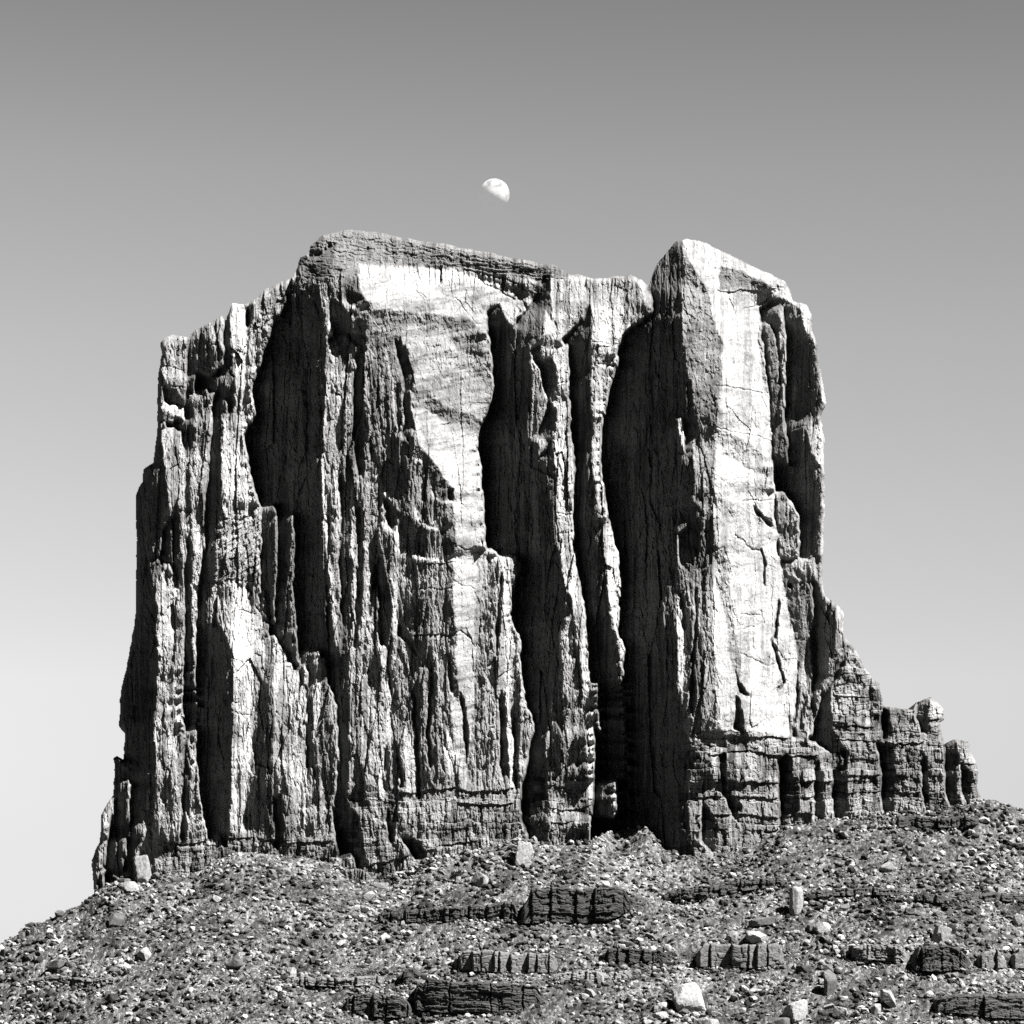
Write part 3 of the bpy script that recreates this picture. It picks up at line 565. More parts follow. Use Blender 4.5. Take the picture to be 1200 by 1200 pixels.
def land(px, D, rough=True):
    px, D = np.broadcast_arrays(np.asarray(px, float), np.asarray(D, float))
    F = foot(px); zf = (HZ-crest(px))/1200*W*F+CAMZ
    X = (px-600)/1200*W*D
    t = F-D
    s = .60
    front = np.where(t > 0, s*t*(1-.12*np.exp(-t/12)), 0)
    z = zf - front
    zb = np.interp(px, _q, _Zs)-s*(np.interp(px, _q, _Fs)-D); m = np.clip((t-4)/24, 0, 1); m = m*m*(3-2*m)*((px > -390) & (px < 1590)); z = z*(1-m)+zb*m
    # mound spilling from the deep recess, low swales and shoulders
    z = z + 2.2*fbm(X/26, D/16, 501, 3)*np.clip(t/14, 0, 1) + 1.0*fbm(X/8+D/10, D/9, 505, 3)*np.clip(t/6, 0, 1)
    # rills running down to the left
    z = z + .10*noise((X-.9*D)/2.2, (D+.9*X)/12, 511)*np.clip(t/6, 0, 1)
    z = z - 1.6*np.clip(noise((X-.5*D)/7, (D+.5*X)/50, 513)-.15, 0, 1)*np.clip(t/10, 0, 1)
    # little benches on the slope
    for k, (q, w, a) in enumerate(((30, 3.2, 1.1), (54, 2.6, 1.0), (72, 2.2, .9), (86, 2.0, .7))):
        tt = t - q - 5*noise(X/22, X*0+k, 520+k) - 2.0*noise(X/6, X*0+k, 530+k)
        m = np.clip(.5+1.2*noise(X/18, X*0+k*3, 540+k), 0, 1)
        z = z + .6*a*m*np.where(tt < 0, np.clip(1+tt/9, 0, 1), np.clip(1-tt/1.3, -.5, 1)*np.clip(2.2-tt/w, 0, 1))
    lowz = .012*(D-700)*(D > 700)
    z = np.where(t > 60, np.maximum(z, lowz + .25*fbm(X/20, D/20, 550, 3)), z)
    beh = D-(DB+8)
    out = (px < 112) | (px > 1150)
    z = np.where((beh > 0) & out, z-.55*beh, z); z = np.where(beh > 100, z-.6*(beh-100), z)
    return np.maximum(z, 0*z + .0 + .3*fbm(X/60, D/60, 560, 2))
pxs = np.concatenate([[-60000, -20000, -8000, -4000, -2500, -1700, -1200, -900], np.arange(-700, -40, 20), np.arange(-30, 1231, .8), np.arange(1240, 1900, 20), [2100, 2400, 3000, 4000, 7000, 16000, 60000]])
Ds = np.concatenate([[-200, .5, 5, 20, 60, 120, 250, 400, 550, 700], np.arange(760, 840, 10), np.arange(842, 850, 2), np.arange(851, 1008, .38), np.arange(1009, 1120, 3), np.arange(1130, 1500, 25), [1700, 2200, 3000, 5000, 9000, 20000, 60000]])
def patch(X, D):
    d = .5*noise((X-.9*D)/4.5, (D+.9*X)/30, 630)+.5*noise((X-.7*D)/1.7, (D+.7*X)/11, 631)
    return np.clip(1+.55*fbm(X/9, D/8, 621, 4)+.5*d-.45*np.clip(noise(X/7, D/3.5, 632)*2-.9, 0, 1), .35, 1.9)
LPX, LD = np.meshgrid(pxs, Ds)
LZ = land(LPX, LD)
LX = (LPX-600)/1200*W*np.maximum(LD, 300)
near = (LD > 851) & (LD < 1010) & (LPX > -40) & (LPX < 1240)
# loose stones in the surface itself
r1, r2, r3, dx, dy, e = voro(LX, LD, .75, .9, 601); s1 = (r1**2)*.5*np.clip(e*2.2, 0, 1)+(r2-.5)*.3*dx
r4, r5, r6, dx2, dy2, e2 = voro(LX, LD, 1.9, 2.2, 611); s2 = (r4**4)*.55*np.clip(e2*1.6, 0, 1)
LZ = LZ + np.where(near, s1+s2, 0)
LA = .45+1.5*r3**3*(r1 > .3)+.5*(r2 > .8) + .35*(r6-.5)
LA = LA*patch(LX, LD) + .35*np.exp(-((LPX-540)/90)**2-((LD-975)/14)**2) + .3*np.exp(-((LPX-760)/70)**2-((LD-960)/10)**2)
LA = np.clip(LA, .15, 2.6)
g = np.arange(LX.size).reshape(LX.shape)
f = np.stack([g[:-1, :-1], g[:-1, 1:], g[1:, 1:], g[1:, :-1]], -1).reshape(-1, 4)
tag(mesh_np('ground', np.stack([LX, LD, LZ], -1).reshape(-1, 3), f, M['talus'], None, LA.ravel()), kind='structure')
# where a photo pixel meets the slope
gD = np.arange(845, 1006, .4)
def hit(px, py):
    z = land(np.full(gD.shape, px), gD); rows = HZ-(z-CAMZ)/(W*gD)*1200
    k = np.where(rows <= py)[0]
    D = gD[k[0]] if len(k) else min(foot(px), 1003)
    return D
def gz(x, D):
    return float(land(x/(W*D)*1200+600, D))

# ------------------------------------------------------------------ rock ledges cropping out of the slope
LINES = []
def ledge(name, top, bot, m, label, cx=9, cy=7, seed=0, group=None, depth=1.0, tilt=.3, blocks=False):
    top = np.array(top, float); bot = np.array(bot, float); x0 = max(top[0, 0], bot[0, 0]); x1 = min(top[-1, 0], bot[-1, 0])
    xs = np.arange(x0, x1, .8); ty = np.interp(xs, top[:, 0], top[:, 1])+2.2*fbm(xs/9, xs*0, seed, 3)+1.2*(rnd(np.floor(xs/cx*1.3+fbm(xs/9, xs*0, seed+1, 2)).astype(int), np.zeros(len(xs), int), seed+2)-.3)
    byy = np.interp(xs, bot[:, 0], bot[:, 1])
    ty = ty+(byy-ty)*.8*(1-np.clip(np.minimum(xs-x0, x1-xs)/np.interp(fbm(xs/7, xs*0, seed+5, 2), [-1, 1], [6, 22]), 0, 1))**1.5
    n = len(xs); k = max(6, int((byy-ty).max()/.7))
    mid = np.array([hit(x, y) for x, y in zip(xs[::6], byy[::6])]); Dm = blur(np.interp(xs, xs[::6], mid)[None], 8, 0)[0] - depth
    v = np.linspace(0, 1, k)[:, None]
    LINES.append((xs, byy, ty, Dm))
    X = np.broadcast_to(xs, (k, n)); Y = ty+(byy+2.5-ty)*v
    X2 = X+1.0*fbm(X/6, Y/6, seed+3, 2); Y2 = Y-np.broadcast_to(ty, (k, n))+.8*fbm(X/9, Y/3, seed+4, 2)
    if blocks:
        hA, rA, _ = masonry(X2, Y2*0+50.5, cx, 100, seed+10, 1.3, 4.2, 2.0, 0); hB, rB, _ = masonry(X2, Y2, cx*.7, cy*.3, seed+20, .6, .5, .5, .3)
        h = hA+hB
    else:
        hA, rA, _ = masonry(X2, Y2, cx*1.6, cy, seed+10, 1.0, 1.6, 1.4, .6); hB, rB, _ = masonry(X2, Y2, cx*.5, 2.4, seed+20, .5, .4, .6, .5)
        hC = masonry(X2, Y2*0+50.5, cx*2.2, 100, seed+30, 1.5, 3.4, 2.6, 0)[0]
        h = .8*hA+1.4*hB+.9*hC+1.6*fbm(X2/14, Y2/4, seed+50, 3)+3.0*v
    h = h+.25*fbm(X/2, Y/2, seed+40, 2)
    ends = np.clip(np.minimum(X-x0, x1-X)/7, 0, 1); roll = np.clip(1-(Y-ty)/2.5, 0, 1)
    D = Dm + -U*h*ends + 3.5*(1-ends)**2 + .5*roll**2
    P = np.stack(to_world(X, Y, D), -1)
    backs = []
    for q, (dd, dz) in enumerate(((1.5, .15), (4, .1), (10, -.3), (22, -1.5))):
        B = P[0].copy(); B[:, 1] += dd; B[:, 2] += dz*1+.2*noise(xs/4, xs*0+q, seed+30); backs.append(B)
    P = np.concatenate([np.stack(backs[::-1]), P]); K = len(P)
    g = np.arange(K*n).reshape(K, n); f = np.stack([g[:-1, :-1], g[1:, :-1], g[1:, 1:], g[:-1, 1:]], -1).reshape(-1, 4)
    c = P.reshape(-1, 3); o = c.mean(0); ob = mesh_np(name, c-o, f, M[m]); ob.location = o.tolist()
    return tag(ob, label, 'rock ledge', group)
ledge('rock_ledge', [(437,1070),(477,1067),(510,1063),(553,1062),(587,1057),(612,1057)], [(437,1078),(500,1078),(570,1077),(612,1078)], 'shale', 'low dark ledge tapering away leftward from the tall dark bluff', 8, 9, 700)
ledge('rock_ledge', [(608,1062),(612,1056),(623,1042),(653,1040),(683,1043),(720,1038),(747,1050)], [(608,1080),(650,1078),(687,1079),(720,1074),(747,1060)], 'shale', 'tallest dark layered bluff on the slope, split by black gaps', 17, 9, 720, depth=2.5)
ledge('rock_ledge', [(772,1048),(800,1041),(850,1035),(887,1029),(925,1028)], [(772,1052),(800,1051),(833,1049),(867,1042),(925,1034)], 'shale', 'thin dark ledge curving up to the right under the foot of the tower', 11, 6, 740)
ledge('rock_ledge', [(529,1114),(570,1114),(600,1118),(655,1116)], [(529,1134),(570,1136),(600,1137),(655,1137)], 'ledge_stone', 'row of pale upright blocks with black joints at the centre bottom of the slope', 15, 22, 760, depth=1.5, blocks=True)
ledge('rock_ledge', [(482,1152),(500,1149),(560,1151),(625,1156),(640,1160)], [(482,1180),(520,1184),(600,1183),(640,1172)], 'shale', 'long grey layered ledge beneath the row of pale blocks', 24, 12, 780, depth=1.8)
ledge('rock_ledge', [(463,1137),(480,1134),(497,1135)], [(463,1153),(480,1150),(497,1143)], 'dark_rock', 'short black ledge just left of the row of pale blocks', 12, 12, 800, depth=1.5)
ledge('rock_ledge', [(814,1108),(830,1105),(850,1106),(880,1106),(920,1107)], [(814,1130),(850,1130),(885,1132),(920,1124)], 'ledge_stone', 'row of rounded dark blocks below the big white boulder', 22, 24, 820, depth=2.2, blocks=True)
ledge('rock_ledge', [(982,1106),(1010,1107),(1040,1106),(1066,1110)], [(982,1118),(1010,1121),(1066,1125)], 'ledge_stone', 'low broken grey ledge leading left from the black blocky ledge', 14, 9, 840)
ledge('rock_ledge', [(1067,1110),(1100,1108),(1138,1112)], [(1067,1134),(1100,1136),(1138,1132)], 'dark_rock', 'black blocky ledge below the bright split boulder at the right', 12, 9, 860, depth=1.8)
ledge('rock_ledge', [(1144,1111),(1160,1111),(1180,1113)], [(1144,1132),(1160,1133),(1180,1131)], 'ledge_stone', 'two-block grey ledge with a black left face near the right edge', 18, 24, 880, depth=2, blocks=True)
ledge('rock_ledge', [(1183,1112),(1200,1112),(1225,1113)], [(1183,1131),(1200,1132),(1225,1132)], 'ledge_stone', 'dark ledge cut off by the right edge of the view', 18, 24, 900, depth=2, blocks=True)
ledge('rock_ledge', [(1093,1170),(1120,1165),(1160,1165),(1230,1164)], [(1093,1186),(1120,1184),(1160,1190),(1230,1192)], 'shale', 'long dark layered ledge in the bottom right corner', 19, 10, 920, depth=2)
ledge('rock_ledge', [(700,1113),(725,1111),(752,1113),(785,1112)], [(700,1124),(725,1130),(752,1124),(785,1126)], 'dark_rock', 'ragged low dark ledge between the row of pale blocks and the row of rounded blocks', 9, 8, 940)
ledge('rock_ledge', [(1068,1046),(1090,1047),(1118,1052)], [(1068,1050),(1090,1056),(1118,1055)], 'dark_rock', 'small shadowed ledge in the upper right of the slope above the split boulder', 10, 6, 960, depth=1.8)
ledge('rock_ledge', [(400,1170),(430,1164),(462,1166),(485,1170)], [(400,1182),(430,1188),(462,1190),(485,1188)], 'shale', 'rough dark ledge at the left end of the long grey layered one', 12, 9, 980, depth=1.3)
ledge('rock_ledge', [(398,1019),(418,1017),(437,1022)], [(398,1024),(418,1030),(437,1033)], 'ledge_stone', 'finely ribbed little ledge at the very foot of the main wall', 3.5, 12, 990, blocks=True)
ledge('rock_ledge', [(1040,959),(1080,957),(1120,958),(1150,955)], [(1040,966),(1080,967),(1120,967),(1150,962)], 'shale', 'thin dark ribbed ledge running under the stepped ridge', 12, 6, 995)
ledge('rock_ledge', [(20,1150),(60,1143),(100,1147),(140,1144)], [(20,1153),(60,1150),(100,1153),(140,1148)], 'ledge_stone', 'faint broken ledge low at the left end of the slope', 12, 6, 1010)
ledge('rock_ledge', [(330,1148),(360,1144),(400,1146),(452,1142)], [(330,1152),(360,1152),(400,1154),(452,1150)], 'ledge_stone', 'thin broken ledge running left from the short black one', 11, 6, 1020)
ledge('rock_ledge', [(925,1048),(980,1042),(1030,1040),(1066,1044)], [(925,1051),(980,1047),(1030,1046),(1066,1048)], 'shale', 'thin dark ledge line between the upright block and the small shadowed ledge', 12, 5, 1030)
ledge('rock_ledge', [(1120,1050),(1160,1046),(1220,1048)], [(1120,1054),(1160,1053),(1220,1055)], 'shale', 'thin dark ledge line reaching the right edge below the white slab', 12, 5, 1040)
ledge('rock_ledge', [(640,1142),(690,1138),(740,1141)], [(640,1146),(690,1146),(740,1146)], 'ledge_stone', 'thin grey ledge line just right of the row of pale blocks', 12, 6, 1050)

# ------------------------------------------------------------------ boulders
import bmesh
def rock_mesh(seed, sub=3, planes=13, flat=None):
    R = np.random.RandomState(seed); bm = bmesh.new(); bmesh.ops.create_icosphere(bm, subdivisions=sub, radius=1)
    v = np.array([x.co[:] for x in bm.verts]); F = np.array([[q.index for q in p.verts] for p in bm.faces]); bm.free()
    n = R.normal(size=(planes, 3)); n /= np.linalg.norm(n, axis=1)[:, None]; d = R.uniform(.62, 1.02, planes)
    if flat: n = np.concatenate([n, [[0, 0, 1], [0, 0, -1], [1, .1, 0], [-1, .05, .1], [0, 1, .1], [.1, -1, 0]]]); d = np.concatenate([d, [.62, .62, .75, .75, .7, .7]])
    c = v@n.T; r = np.where(c > 1e-3, d[None]/np.maximum(c, 1e-3), 9).min(1); r = np.minimum(r, 1.15)
    p = v*r[:, None]; s = seed % 50
    p *= (1+.06*fbm(p[:, 0]*3+s, p[:, 2]*3+p[:, 1]*2, 33, 3))[:, None]
    p /= np.abs(p).max(0)
    return p, F
ROCKS = [rock_mesh(1000+i, 4, 15, i % 3 > 0) for i in range(10)]
SMALL = [rock_mesh(1100+i, 2, 10, i % 2) for i in range(10)]
def boulder(px, py, w, h, m, label=None, seed=0, tall=None, rot=None, group='', roll=0.0, small=False):
    """px, py: middle of the rock in facade pixels; w, h: its size there"""
    R = random.Random(seed*7+3); D = hit(px, py+h*.42)
    p, F = (SMALL if small else ROCKS)[seed % 10]
    a = R.uniform(0, 6.28) if rot is None else rot
    ca, sa = math.cos(a), math.sin(a); q = np.stack([p[:, 0]*ca-p[:, 1]*sa, p[:, 0]*sa+p[:, 1]*ca, p[:, 2]], 1)
    q /= np.abs(q).max(0)
    sc = W*D/1200
    q = q*np.array([w/2*sc, min(w, h*1.6)/2*sc*R.uniform(.8, 1.1), h/2*sc])
    if roll:
        cr_, sr_ = math.cos(roll), math.sin(roll); q = np.stack([q[:, 0]*cr_-q[:, 2]*sr_, q[:, 1], q[:, 0]*sr_+q[:, 2]*cr_], 1)
    x, y, z = to_world(px, py, D)
    o = mesh_np('boulder', q, F, M[m]); y2 = y - abs(q[:, 1]).max()*.3
    o.location = (x, y2, gz(x, y2) + h/2*sc*(.5 if h < w*1.3 else .62))
    return tag(o, label, 'boulder', group or None)
BL = [
(152,1036,26,13,'pale_rock','pale flat-faced boulder on the crest at the foot of the far left buttress',1,0),
(168,1014,22,34,'pale_rock','tall pale block leaning against the foot of the far left buttress',2,.15),
(183,1024,10,11,'grey_rock','small grey block wedged right of the tall pale block at the left foot',3,0),
(614,996,21,31,'pale_rock','tall sharp-cornered pale boulder with a black left side at the foot of the deep alcove',4,-.1),
(564,1027,22,16,'pale_rock','leaning slab with a dark left face below the tall sharp boulder of the alcove',5,-.5),
(434,1047,16,13,'pale_rock','bright jagged boulder just under the foot of the main wall',6,0),
(446,1036,21,7,'pale_rock','flat bright slab above the bright jagged boulder under the main wall',7,0),
(416,1063,14,7,'pale_rock','thin pale slab down-slope left of the bright jagged boulder',8,.3),
(400,1104,20,9,'pale_rock','long pale slab tilted up to the right in the left middle of the slope',9,.5),
(66,1126,27,15,'grey_rock','oval slab with a dark hollow face near the left edge',10,.35),
(137,1074,20,17,'grey_rock','bulky grey boulder near the crest at the left',11,0),
(170,1116,15,15,'pale_rock','square tilted block in the left part of the slope',12,.6),
(184,1094,11,10,'grey_rock','round dark-topped boulder above the square tilted block',13,0),
(132,1168,15,14,'dark_rock','round dark boulder near the lower left corner',14,0),
(225,1087,8,6,'pale_rock','small white stone alone in the left half of the slope',15,0),
(276,1128,24,14,'grey_rock','broad grey boulder in the left half of the slope',16,.2),
(255,1052,14,7,'pale_rock','pale slab high on the slope below the left end of the main wall',17,-.4),
(342,1138,12,14,'pale_rock','pale boulder of middle height between the broad grey one and the long ledge',18,0),
(365,1150,10,14,'pale_rock','narrow pale boulder standing right of the middle-height pale one',19,0),
(709,1026,12,8,'pale_rock','white stone lying on top of the tallest dark bluff, the upper of two',20,0),
(709,1034,13,9,'pale_rock','white stone on the lip of the tallest dark bluff, the lower of two',21,0),
(718,1070,14,8,'pale_rock','white block at the right foot of the tallest dark bluff',22,.2),
(723,1086,8,9,'pale_rock','small bright block down-slope from the white block at the bluff foot',23,0),
(694,1094,9,11,'pale_rock','pale wedge of rock below the tallest dark bluff',24,0),
(704,1146,9,12,'pale_rock','pale upright stone above the bottom middle rubble',25,0),
(752,1172,11,8,'pale_rock','round white stone with a black pit under it at the bottom, right of centre',26,0),
(775,1177,19,8,'pale_rock','upper of the stacked pale slabs left of the big white boulder at the bottom',27,.2),
(773,1188,21,9,'pale_rock','lower of the stacked pale slabs left of the big white boulder at the bottom',28,.25),
(760,1197,16,8,'pale_rock','pale slab on the bottom edge beneath the stacked slabs',29,0),
(723,1197,12,8,'pale_rock','white stone on the bottom edge, left of the stacked slabs',30,0),
(806,1163,37,40,'pale_rock','largest white boulder of the slope, near the bottom right of centre',31,.2),
(829,1197,36,18,'pale_rock','wide pale boulder on the bottom edge under the largest white one',32,0),
(840,1187,15,8,'pale_rock','small white slab between the wide pale boulder and its right neighbour at the bottom edge',33,-.2),
(912,1196,32,20,'grey_rock','domed pale grey boulder with ribs on the bottom edge',34,0),
(932,1179,36,26,'pale_rock','big mottled pale boulder just above the domed one at the bottom edge',35,.3),
(880,1160,14,8,'pale_rock','small pale rock with a dark hollow, above the big mottled boulder to its left',36,.3),
(933,1052,17,38,'pale_rock','lone upright block throwing a black shadow to its left, on the upper right slope',37,0),
(893,1077,34,10,'grey_rock','long flat slab with a black underside above the white boulder',38,.1),
(884,1095,29,18,'pale_rock','smooth white boulder sitting above the row of rounded dark blocks',39,-.1),
(858,1094,15,16,'pale_rock','pale broken boulder left of the smooth white one',40,0),
(963,1084,26,15,'pale_rock','pale pointed boulder with a black left side, right of the smooth white one',41,-.1),
(952,1086,14,9,'grey_rock','grey rock tucked in the dark left of the pale pointed boulder',42,0),
(971,1147,20,40,'grey_rock','tall grey standing boulder with a black left side in the lower right',43,0),
(942,1134,20,10,'dark_rock','squat dark boulder left of the tall grey standing one',44,0),
(985,1184,21,14,'pale_rock','white rounded boulder at the bottom, right of the big mottled one',45,-.2),
(972,1178,18,7,'pale_rock','pale curved slab against the upper left of the white rounded boulder',46,.4),
(988,1169,11,6,'pale_rock','small white stone just above the white rounded boulder',47,0),
(1026,1180,13,16,'pale_rock','pale boulder at the lower left of the tilted slab',48,0),
(1041,1167,16,32,'pale_rock','thick tilted slab with a dark face and a bright right edge in the lower right',49,.62),
(1029,1147,9,7,'pale_rock','little white stone above the thick tilted slab',50,0),
(971,1134,13,13,'grey_rock','grey boulder resting against the top of the tall standing one',51,0),
(1102,1091,21,24,'pale_rock','bright split boulder above the black blocky ledge on the right',52,-.3),
(1115,1085,13,15,'dark_rock','dark boulder behind the right shoulder of the bright split one',53,-.5),
(1193,1076,15,16,'pale_rock','white cracked boulder close to the right edge',54,0),
(1188,1102,9,7,'pale_rock','small white stone below the white cracked boulder at the right edge',55,0),
(1152,1086,12,11,'grey_rock','grey boulder between the split boulder and the right edge',56,0),
(1056,1063,14,5,'pale_rock','bright flat stone above and left of the bright split boulder',57,.2),
(1031,1081,6,5,'pale_rock','single tiny white stone in the bare patch of the right slope',58,0),
(1040,1014,18,14,'pale_rock','light boulder with a black left side in the upper right slope',59,.4),
(996,1008,9,7,'pale_rock','small bright stone throwing a shadow left, left of the light boulder with the black side',60,0),
(1116,1013,8,6,'pale_rock','small bright wedge of stone in the far upper right',61,-.4),
(1163,1026,15,7,'pale_rock','white slab in the upper right near the edge',62,.1),
(1191,1026,12,9,'pale_rock','white stone beside the right edge, next to the white slab',63,0),
(1172,1042,11,10,'pale_rock','pale round rock below the white slab near the right edge',64,0),
(1184,969,13,6,'pale_rock','white flat stone highest on the right slope',65,0),
(1172,977,13,5,'pale_rock','white flat stone second highest on the right slope',66,0),
(1166,988,9,5,'pale_rock','small white stone third highest on the right slope',67,0),
(1198,989,9,7,'pale_rock','white stone half cut by the right edge high on the slope',68,0),
(991,956,8,5,'pale_rock','small white stone at the foot of the stepped ridge',69,0),
(898,994,6,4,'pale_rock','small white stone at the foot of the tower ledges',70,0),
(1070,1012,9,6,'grey_rock','low grey stone right of the light boulder with the black side',71,0),
(495,1059,9,9,'dark_rock','dark pointed stone above the low dark ledge',72,0),
(562,1149,9,6,'pale_rock','white stone above the long grey layered ledge',73,0),
(640,1126,12,13,'pale_rock','rounded block at the right end of the row of pale blocks',74,0),
(537,1030,8,8,'pale_rock','small pale stone left of the leaning slab under the alcove',75,0),
(7,1113,14,14,'grey_rock','knobbly grey boulder on the skyline at the left edge',76,0),
(27,1095,10,11,'grey_rock','pointed stone on the left skyline nearest the edge',77,0),
(40,1090,8,10,'grey_rock','spiky stone on the left skyline, second from the edge',78,0),
(70,1069,13,11,'grey_rock','blocky stone on the left skyline below the butte',79,0),
(103,1055,9,8,'dark_rock','dark stone on the left skyline right under the butte corner',80,0)]
for px, py, w, h, m, lb, sd_, rl in BL: boulder(px, py, w*.98, h*.98, m, lb, sd_, roll=rl)
R = random.Random(5)
placed = [(b[0], b[1], max(b[2], b[3])) for b in BL]; cnt = 0
while cnt < 300-len(BL):
    px = R.uniform(2, 1198); cy = float(crest(np.array(px))); py = R.uniform(cy+6, 1199)
    if R.random() > .35+.65*(px/1200)*((py-960)/240): continue
    w = R.choice((5, 5.5, 6, 6.5, 7, 8, 9, 11)); 
    if any(abs(px-a)*1.0 < (w+c)*.55 and abs(py-b) < (w+c)*.45 for a, b, c in placed): continue
    placed.append((px, py, w)); cnt += 1
    boulder(px, py, w, w*R.uniform(.5, .95), R.choice(('pale_rock', 'pale_rock', 'grey_rock', 'grey_rock', 'dark_rock')), 'small angular stone, one of many alike lying loose among the rubble of the slope', 100+cnt, group='small loose stones scattered over the slope', roll=R.uniform(-.6, .6), small=True)

# ------------------------------------------------------------------ rubble: countless stones, one object
RR = np.random.RandomState(77); NR = 52000
ic, icf = rock_mesh(3, 1, 6)
px = RR.uniform(-30, 1230, NR); F_ = foot(px); D = 852+(F_+1-852)*RR.uniform(0, 1, NR)**.9
X = (px-600)/1200*W*D; z = land(px, D)
sz = .18+1.0*RR.uniform(0, 1, NR)**3.8 ; big = np.clip(noise(X/14, D/9, 73)*1.6-.2, 0, 1)*(RR.uniform(0, 1, NR) < .10); sz += big*RR.uniform(.2, 1.0, NR); sz *= 1+.4*noise(X/9, D/9, 71)
lx, ld = [], []
for a_, b_, c_, d_ in LINES:
    for q in RR.randint(0, len(a_), int(len(a_)*1.6)):
        up_ = RR.uniform() < .3; lx.append(a_[q]+RR.normal(0, 3)); ld.append(d_[q]+(b_[q]-c_[q])*U/.6*1.05+RR.uniform(0, 1.5) if up_ else d_[q]-RR.uniform(-.2, 2.2))
lx = np.array(lx); ld = np.array(ld); X = np.concatenate([X, (lx-600)/1200*W*ld]); D = np.concatenate([D, ld]); z = np.concatenate([z, land(lx, ld)]); sz = np.concatenate([sz, RR.uniform(.25, .95, len(lx))]); NR = len(X)
keep = RR.uniform(0, 1, NR) < .75+.5*noise(X/12, D/10, 72); X, D, z, sz = X[keep], D[keep], z[keep], sz[keep]; n = len(X)
var = np.stack([rock_mesh(40+i, 1, 7)[0] for i in range(12)]); vi = RR.randint(0, 12, n)
V = var[vi]*RR.uniform(.55, 1.25, (n, 1, 3))*np.array([1.25, 1., .8])*sz[:, None, None]
a = RR.normal(0, .5, n)+3.14159*(RR.uniform(0, 1, n) < .5)+1.1*(RR.uniform(0, 1, n) < .3); ca, sa = np.cos(a)[:, None], np.sin(a)[:, None]
V = np.stack([V[..., 0]*ca-V[..., 1]*sa, V[..., 0]*sa+V[..., 1]*ca, V[..., 2]], -1)
b = RR.normal(-.35, .4, n); cb, sb = np.cos(b)[:, None], np.sin(b)[:, None]
V = np.stack([V[..., 0]*cb-V[..., 2]*sb, V[..., 1], V[..., 0]*sb+V[..., 2]*cb], -1)
V += np.stack([X, D, z+sz*.35], -1)[:, None]
nv = V.shape[1]; f = (icf[None]+(np.arange(n)*nv)[:, None, None]).reshape(-1, 3)
al = np.repeat(np.clip(RR.choice([.010, .026, .05, .10, .18], n, p=[.2, .2, .25, .2, .15])*patch(X, D)**1.3*RR.uniform(.8, 1.2, n), 0.008, .24), nv)
tag(mesh_np('rubble', V.reshape(-1, 3), f, M['rubble'], None, al), kind='stuff')

# ------------------------------------------------------------------ desert shrubs
def shrub_meshes(seed):
    R = np.random.RandomState(seed); n = 420
    d = R.normal(size=(n, 3)); d /= np.linalg.norm(d, axis=1)[:, None]; d[:, 2] = np.abs(d[:, 2])*.9
    c = d*(R.uniform(.35, 1, n)**.6)[:, None]*(1+.3*np.sin(d[:, :1]*5+seed)*np.cos(d[:, 1:2]*4)); c[:, 2] = c[:, 2]*.8+.12
    u = R.normal(size=(n, 3)); w = R.normal(size=(n, 3)); u *= .10/np.linalg.norm(u, axis=1)[:, None]; w *= .06/np.linalg.norm(w, axis=1)[:, None]
    co = np.stack([c-u-w, c+u-w, c+u+w, c-u+w], 1).reshape(-1, 3); f = np.arange(4*n).reshape(n, 4)
    st_, sf = [], []
    for k in range(7):
        a = k*.9; e = np.array([math.cos(a)*.6, math.sin(a)*.6, .6+.1*(k % 3)]); o = np.array([math.cos(a)*.04, math.sin(a)*.04, -.15]); s = .03
        b0 = len(st_)*1; pts = [o+[-s, 0, 0], o+[s, 0, 0], o+[0, s, 0], e+[-s/3, 0, 0], e+[s/3, 0, 0], e+[0, s/3, 0]]
        st_ += pts; sf += [[b0, b0+1, b0+4, b0+3], [b0+1, b0+2, b0+5, b0+4], [b0+2, b0, b0+3, b0+5]]
    return co, f, np.array(st_), np.array(sf)
LF, FF, SC, SF = shrub_meshes(3)
proto = None
SH = [(370,1038,11,'dark round shrub on the bare slope below the left end of the main wall'),(456,1029,9,None),(537,1023,17,'broad dark bush on the pale debris under the middle of the wall'),(690,998,9,None),(820,1045,8,None),(300,1047,7,None),(215,1110,7,None),(95,1100,6,None),
(660,1022,12,None),(1060,1000,9,None),(1105,1035,8,None),(1008,1052,9,None),(610,1092,9,None),(455,1092,7,None),(330,1080,8,None),(880,1140,8,None),(1132,990,8,None),(745,969,6,'tiny dark bush on the crest of the mound before the black recess')]
_r = random.Random(9); SH += [(_r.uniform(20, 1180), _r.uniform(1075, 1195), _r.uniform(4, 8), None) for _ in range(26)]
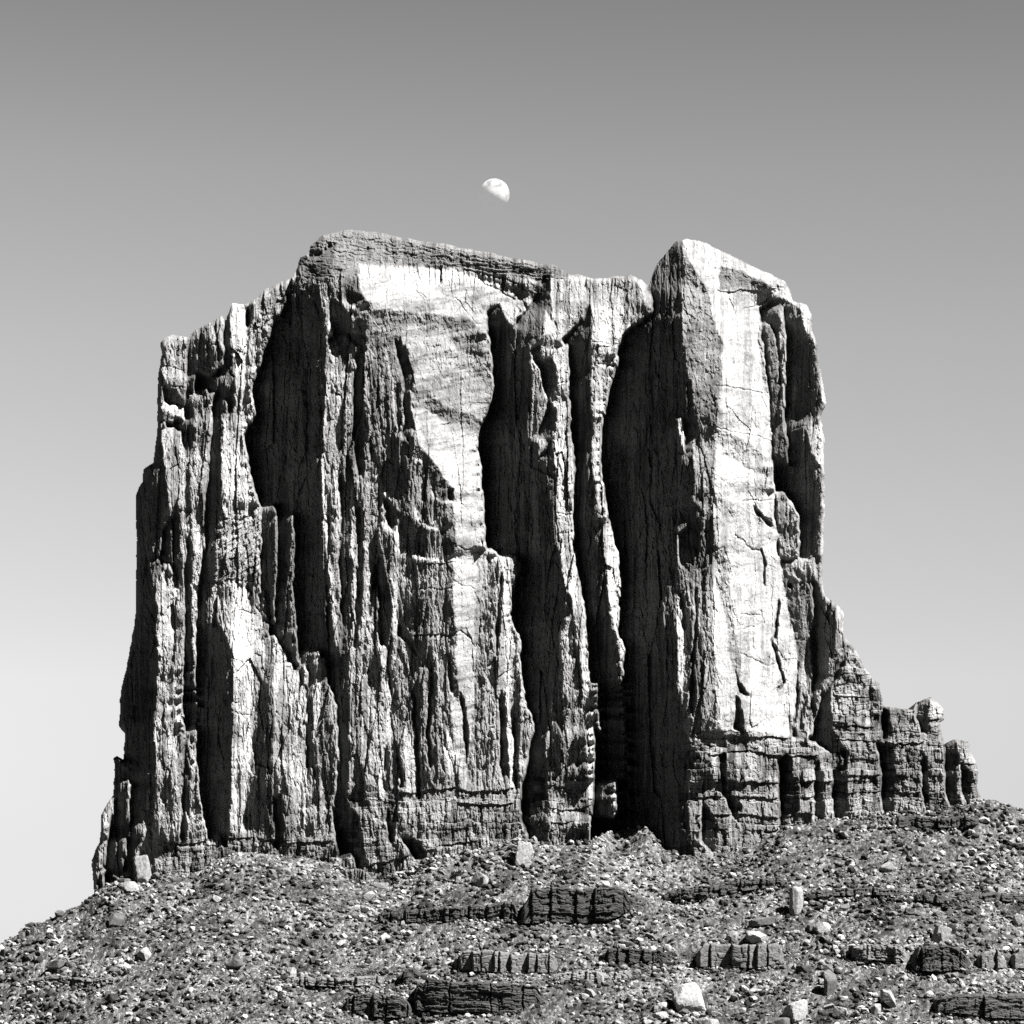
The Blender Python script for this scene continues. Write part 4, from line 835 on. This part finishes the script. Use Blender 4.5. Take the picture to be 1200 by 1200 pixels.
for i, (px, py, w, lb) in enumerate(SH):
    D = hit(px, py+w*.3); s = w*.5*W*D/1200
    if proto is None:
        r = bpy.data.objects.new('desert_shrub', None); C.collection.objects.link(r); kids = [mesh_np('foliage', LF, FF, M['leaf'], r), mesh_np('stems', SC, SF, M['bark'], r)]; proto = r
    else:
        r = proto.copy(); C.collection.objects.link(r)
        for k in kids:
            c = k.copy(); c.parent = r; C.collection.objects.link(c)
    x = (px-600)/1200*W*D; r.location = (x, D, gz(x, D)+.15*s); r.scale = (s, s, s*.9); r.rotation_euler[2] = i*1.3
    tag(r, lb or 'low dark desert shrub, one of several alike dotted about the rubble slope', 'shrub', None if lb else 'small desert shrubs dotted over the slope')
    if lb and 'group' in r: del r['group']

# ------------------------------------------------------------------ the moon, lit by the same sun; the daylight air in front of it adds the sky's own glow
m = bpy.data.materials.new('moon_dust'); m.use_nodes = True; t = m.node_tree; t.nodes.clear()
tr = node(t, 'ShaderNodeBsdfTransparent'); df = node(t, 'ShaderNodeBsdfDiffuse'); ad = node(t, 'ShaderNodeAddShader'); o_ = node(t, 'ShaderNodeOutputMaterial')
co = obj_co(t); v = rng(t, noise_node(t, co, 1.9, (1, 1, 1), 5, .6, (3, 1, 2)), .38, .6, .06, .22)
n = node(t, 'ShaderNodeCombineColor')
for i in range(3): t.links.new(v, n.inputs[i])
t.links.new(n.outputs[0], df.inputs[0]); t.links.new(tr.outputs[0], ad.inputs[0]); t.links.new(df.outputs[0], ad.inputs[1]); 
mx = node(t, 'ShaderNodeMixShader'); ge = node(t, 'ShaderNodeNewGeometry'); t.links.new(ge.outputs['Backfacing'], mx.inputs[0])
t.links.new(ad.outputs[0], mx.inputs[1]); t.links.new(tr.outputs[0], mx.inputs[2]); t.links.new(mx.outputs[0], o_.inputs[0])
import bmesh
bm = bmesh.new(); bmesh.ops.create_uvsphere(bm, u_segments=96, v_segments=48, radius=1)
me = bpy.data.meshes.new('moon'); bm.to_mesh(me); bm.free()
for p in me.polygons: p.use_smooth = True
me.materials.append(m); mo = bpy.data.objects.new('moon', me); C.collection.objects.link(mo)
MD = 180000; mo.location = to_world(579.3, 227.8, MD); mr_ = 17.8/1200*W*MD; mo.scale = (mr_,)*3
tag(mo, 'pale daytime moon, a little over half lit, in the clear sky above the butte', 'moon')
